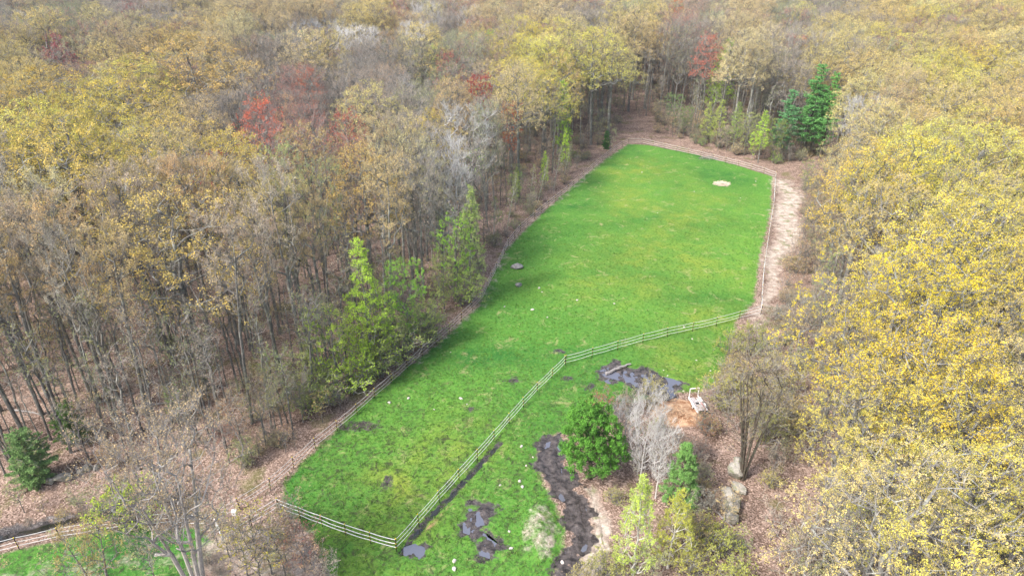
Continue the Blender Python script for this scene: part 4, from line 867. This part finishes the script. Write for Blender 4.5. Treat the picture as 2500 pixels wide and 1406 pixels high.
for i, (px, py, r) in enumerate(small):
    a, b = nearest(px, py); sz = 'tiny' if r < .26 else 'small' if r < .42 else 'fist-shaped'
    lab = f'{sz} pale stone in the grass {a} {b}'
    seen.setdefault(lab, []).append((px, py, r, i))
for lab, L_ in seen.items():
    L_.sort()
    for j, (px, py, r, i) in enumerate(L_):
        l2 = lab if len(L_) == 1 else lab+', '+('leftmost', 'second from left', 'third from left', 'fourth from left', 'fifth from left')[j] if j < len(L_)-1 or len(L_) > 5 else lab+', rightmost'
        put_rock(px, py, r*1.0, r*.7, r*.45, WROCK, l2, 'stone', 'stone', seed=i, group='pale stones scattered in the pasture', sub=2)

# ------------------------------------------------------------------ logs, brush and the utility trailer
LOGM = barkmat('weathered_log', (0.20, 0.18, 0.17), (0.42, 0.40, 0.40), (0.30, 0.28, 0.25))
def log(p0, p1, r, label, z=0.12, m=LOGM, name='fallen_log'):
    a = np.array([*gp(*p0), 0.0]); b = np.array([*gp(*p1), 0.0]); n = 9; t = np.linspace(0, 1, n)[:, None]; g = np.random.default_rng(int(p0[0])); c = (a+b)/2
    P = a*(1-t)+b*t+g.normal(size=(n, 3))*np.array([.06, .06, .015])-c; P[:, 2] += z; rr = np.linspace(r, r*0.55, n)
    A = Acc(); V, Q = tubes(P[:-1], P[1:], rr[:-1], rr[1:], 8); A.add(V, Q, 0)
    for q in (0, -1): V, Q = tubes(P[q:q+1] if q == 0 else P[-1:], (P[q:q+1] if q == 0 else P[-1:])+(P[1]-P[0])[None]*(-0.01 if q == 0 else 0.01), np.array([rr[q]]), np.array([0.001]), 8); A.add(V, Q, 0)
    for k in range(4):
        i = g.integers(1, n-1); d = unit(g.normal(size=3)+np.array([0, 0, .8]))*0.5; V, Q = tubes(P[i:i+1], P[i:i+1]+d, np.array([r*.3]), np.array([r*.1]), 5); A.add(V, Q, 0)
    o = link(name, A.mesh('log_mesh', [m])); o.location = (c[0], c[1], float(ter(c[0], c[1]))); return tag(o, label, 'log')
log((1480, 914), (1540, 890), 0.20, 'pale fallen log lying across the mud pool', z=0.18)
log((1730, 1235), (1790, 1290), 0.08, 'thin fallen branch by the right stone row')
log((240, 985), (330, 960), 0.14, 'fallen log on the left woodland floor, right of the hemlocks')
log((20, 1000), (95, 1010), 0.12, 'fallen log at the left edge of the woodland floor'); log((375, 990), (460, 980), 0.12, 'fallen log just above the mossy rocks')
log((1128, 737), (1160, 733), 0.08, 'pale fallen branch beside the left fence bend'); log((700, 585), (760, 600), 0.14, 'grey fallen trunk deep among the left tree trunks')
def brush(px, py, rx, ry, h, n, m, label, name='brush_pile', cat='brush pile', L=1.2, r=0.02):
    g = np.random.default_rng(int(px)); x, y = gp(px, py); a = g.uniform(0, 6.28, n); q = np.sqrt(g.uniform(0, 1, n)); C = np.stack([np.cos(a)*q*rx, np.sin(a)*q*ry, (1-q**2)*h*g.uniform(.2, 1, n)+.03], 1)
    d = unit(g.normal(size=(n, 3))*np.array([1, 1, .25]))*L*g.uniform(.3, 1, (n, 1))*.5; A = Acc(); V, Q = tubes(C-d, C+d, np.full(n, r), np.full(n, r*.5), 4); A.add(V, Q, 0)
    o = link(name, A.mesh(name+'_mesh', [m])); o.location = (x, y, float(ter(x, y))); return tag(o, label, cat)
brush(1728, 388, 2.2, 1.0, 0.5, 160, BARK, 'dark brush pile under the back fence')
brush(1763, 450, 1.7, 1.3, 0.35, 260, plain('bleached_sticks', (0.62, 0.52, 0.42), 0.9), 'bleached circle of sticks and straw near the far right of the pasture', r=0.03)
brush(1640, 1015, 2.2, 1.4, 0.9, 520, plain('tan_chips', (0.55, 0.38, 0.25), 0.9), 'heap of tan and orange cuttings beside the white trailer', L=0.9, r=0.02)
WPAINT = plain('worn_white_paint', (0.72, 0.71, 0.72), 0.5, var=0.08, stain=(0.55, 0.50, 0.46)); DECK = plain('weathered_deck', (0.42, 0.38, 0.38), 0.8, var=0.35, scale=9, stain=(0.14, 0.12, 0.12)); RUB = plain('black_rubber', (0.02, 0.02, 0.02), 0.8); PINK = plain('faded_red_trim', (0.45, 0.12, 0.12), 0.6)
tp = np.array(gp(1703, 995)); tr_ = empty('utility_trailer', (tp[0], tp[1], 0.03), 0.16); tr_.scale = (0.74, 0.74, 0.80); tag(tr_, 'white utility trailer with an upright headboard frame beside the orange heap', 'trailer')
Wd, Ln = 0.72, 1.75
link('bed', boxes([(-Wd, -Ln, .38, Wd, Ln, .46)]).mesh('bed_mesh', [DECK]), tr_)
for s_ in (-1, 1):
    link('side_rail', boxes([(s_*Wd-.05, -Ln-.02, .34, s_*Wd+.05, Ln+.02, .66)]).mesh('side_rail_mesh', [WPAINT]), tr_)
    tubeobj('upright', [((s_*.66, Ln-.05, .4), (s_*.66, Ln-.05, 1.95))], 0.075, WPAINT, tr_)
    wh = tubeobj('wheel', [((s_*(Wd+.08), -.3, .28), (s_*(Wd+.27), -.3, .28))], 0.28, RUB, tr_, 18); tubeobj('rim', [((s_*(Wd+.10), -.3, .28), (s_*(Wd+.285), -.3, .28))], 0.14, WPAINT, wh, 14)
    link('mudguard', boxes([(s_*(Wd+.17)-.12, -.68, .58, s_*(Wd+.17)+.12, .08, .62)]).mesh('mudguard_mesh', [WPAINT]), tr_)
tubeobj('crossbar', [((-.70, Ln-.05, 1.95), (.70, Ln-.05, 1.95))], 0.08, WPAINT, tr_)
link('tailboard', boxes([(-Wd+.05, -Ln-.02, .44, Wd-.05, -Ln+.06, .70)]).mesh('tailboard_mesh', [RUB]), tr_)
link('floor_board', boxes([(-.5, y_, .462, .45, y_+.16, .49) for y_ in (-1.5,)]).mesh('floor_board_mesh', [RUB]), tr_); link('dark_tarp', boxes([(-.2, .1, .462, .25, .45, .53)]).mesh('dark_tarp_mesh', [RUB]), tr_)
link('trim', boxes([(Wd-.12, -Ln+.1, .47, Wd-.055, Ln-.1, .50)]).mesh('trim_mesh', [PINK]), tr_)
tubeobj('tongue', [((-.4, -Ln, .38), (0, -Ln-.9, .35)), ((.4, -Ln, .38), (0, -Ln-.9, .35))], 0.04, RUB, tr_)
brush2 = brush(1706, 985, .33, .6, 0.12, 40, WPAINT, 'scraps of white boards lying on the trailer bed', 'board_scrap', 'scraps', L=.6, r=.035); brush2.location[2] = 0.36
brush3 = brush(1697, 975, .2, .45, 0.12, 70, plain('brown_scraps', (0.25, 0.15, 0.1), 0.9), 'brown sticks lying on the left side of the trailer bed', 'stick_pile', 'sticks', L=.4, r=.015); brush3.location[2] = 0.36
# marker box by the gateway
mb = empty('nesting_box', (*gp(580, 1282), 0)); tag(mb, 'small white nesting box on a post in the gateway lane', 'nesting box')
tubeobj('post', [((0, 0, -.1), (0, 0, 1.3))], 0.04, WPAINT, mb)
bx_ = link('box', boxes([(-.17, -.14, 1.28, .17, .14, 1.68), (-.2, -.18, 1.68, .2, .18, 1.72)]).mesh('box_mesh', [WPAINT]), mb); link('entrance', boxes([(-.04, -.15, 1.46, .04, -.139, 1.54)]).mesh('entrance_mesh', [RUB]), bx_)

# ------------------------------------------------------------------ grass tufts: uncountable
def tufts():
    g = np.random.default_rng(5); n = 60000; x = g.uniform(px0, px1, n); y = g.uniform(34, 110, n); k = (sdf(PASTURE, x, y) > -0.3) & (g.random(n) < np.clip(55/y, 0, 1)**2)
    for P in (MUDTRACK, MUDPOOL, MUD_A, MUD_B): k &= ~inside(P, x, y)
    x, y = x[k], y[k]; n = len(x); z = relief(x, y)+0.03; m = 5
    C = np.repeat(np.stack([x, y, z], 1), m, 0)+g.normal(size=(n*m, 3))*np.array([.07, .07, 0]); d = unit(g.normal(size=(n*m, 3))*np.array([.5, .5, .1])+np.array([0, 0, 1])); L = g.uniform(.08, .2, (n*m, 1)); s_ = unit(np.cross(d, g.normal(size=(n*m, 3))))*.022
    V = np.stack([C-s_, C+s_, C+d*L+s_*.3, C+d*L-s_*.3], 1).reshape(-1, 3)
    me = mk_mesh('grass_mesh', V, np.arange(n*m*4).reshape(-1, 4), None, [GR], var=np.repeat(np.repeat(g.uniform(0, 1, n), m), 4)); tag(link('grass', me), 'rough green grass tufts covering the pasture', 'grass', kind='stuff')
GR, t_ = mat('grass_blade'); s = N(t_); v_ = s.attr('var').outputs['Fac']
s.out(s.pbsdf(s.mix(v_, (0.045, 0.14, 0.02), (0.17, 0.28, 0.05)), 0.8, spec=0.1))
tufts()

# ------------------------------------------------------------------ air
mh, th = mat('thin_air_haze'); pv = th.nodes.new('ShaderNodeVolumePrincipled'); pv.inputs['Density'].default_value = 0.00022; pv.inputs['Color'].default_value = (0.86, 0.88, 0.92, 1); pv.inputs['Anisotropy'].default_value = 0.2
th.links.new(pv.outputs[0], th.nodes.new('ShaderNodeOutputMaterial').inputs['Volume'])
hz = link('haze', boxes([(-480, -60, -8, 480, 640, 85)]).mesh('haze_mesh', [mh])); tag(hz, 'thin pale haze in the air over the whole woodland', 'haze', kind='stuff')
# ------------------------------------------------------------------ labels
CW = {'Y': 'bright yellow', 'G': 'gold', 'T': 'tan', 'g': 'olive green', 'B': 'grey brown', 'O': 'rusty orange', 'R': 'red', 'L': 'lime green', 'W': 'pale', 'P': 'dark green'}
def rowp(py):
    for lim, t in ((55, 'along the top edge'), (120, 'just below the top edge'), (190, 'in the high back woods'), (280, 'above the pasture far end'), (380, 'beside the far fence level'), (500, 'beside the upper pasture'), (640, 'level with the grey boulder'), (800, 'beside the middle pasture'), (1000, 'level with the mud pool'), (1200, 'level with the round pine')):
        if py < lim: return t
    return 'in the lowest part'
def colp(px):
    for lim, t in ((160, 'at the left edge'), (340, 'near the left edge'), (520, 'in the far left'), (700, 'in the left'), (880, 'left of centre'), (1060, 'left of the silver tree'), (1240, 'near the silver tree'), (1420, 'at centre'), (1600, 'over the left fence corner'), (1780, 'over the back fence'),
                   (1960, 'toward the pine group'), (2120, 'right of the pines'), (2260, 'in the right'), (2400, 'near the right edge')):
        if px < lim: return t
    return 'at the right edge'
ORD = ['leftmost', 'second from left', 'third from left', 'fourth from left', 'fifth from left', 'sixth from left', 'seventh from left', 'eighth from left', 'ninth from left', 'tenth from left', 'eleventh from left', 'twelfth from left', '13th from left', '14th from left', '15th from left', '16th from left', '17th from left', '18th from left', '19th from left', '20th from left']
bk = {}
for t in TREES:
    o = t['o']; o['category'] = t['cat']
    g_ = t.get('group') or f"{CW.get(t['code'], 'mixed')} {t['cat']}s of the surrounding woods"
    o['group'] = g_
    if t.get('fixed'): o['label'] = t['fixed']; continue
    px, py, dep = proj(t['x'], t['y'], t['z']+t['H']*0.8)
    px = min(2499, max(0, px)); kind = t['cat']; size = '' if kind in ('shrub', 'sapling') else ''
    bk.setdefault(f"{CW.get(t['code'], 'tan')} {kind} {rowp(py)}, {colp(px)}", []).append((px, py, o))
for lab, L_ in bk.items():
    L_.sort(key=lambda q: q[0])
    for j, (px, py, o) in enumerate(L_):
        o['label'] = lab if len(L_) == 1 else lab+', '+('rightmost' if j == len(L_)-1 else ORD[min(j, 19)])
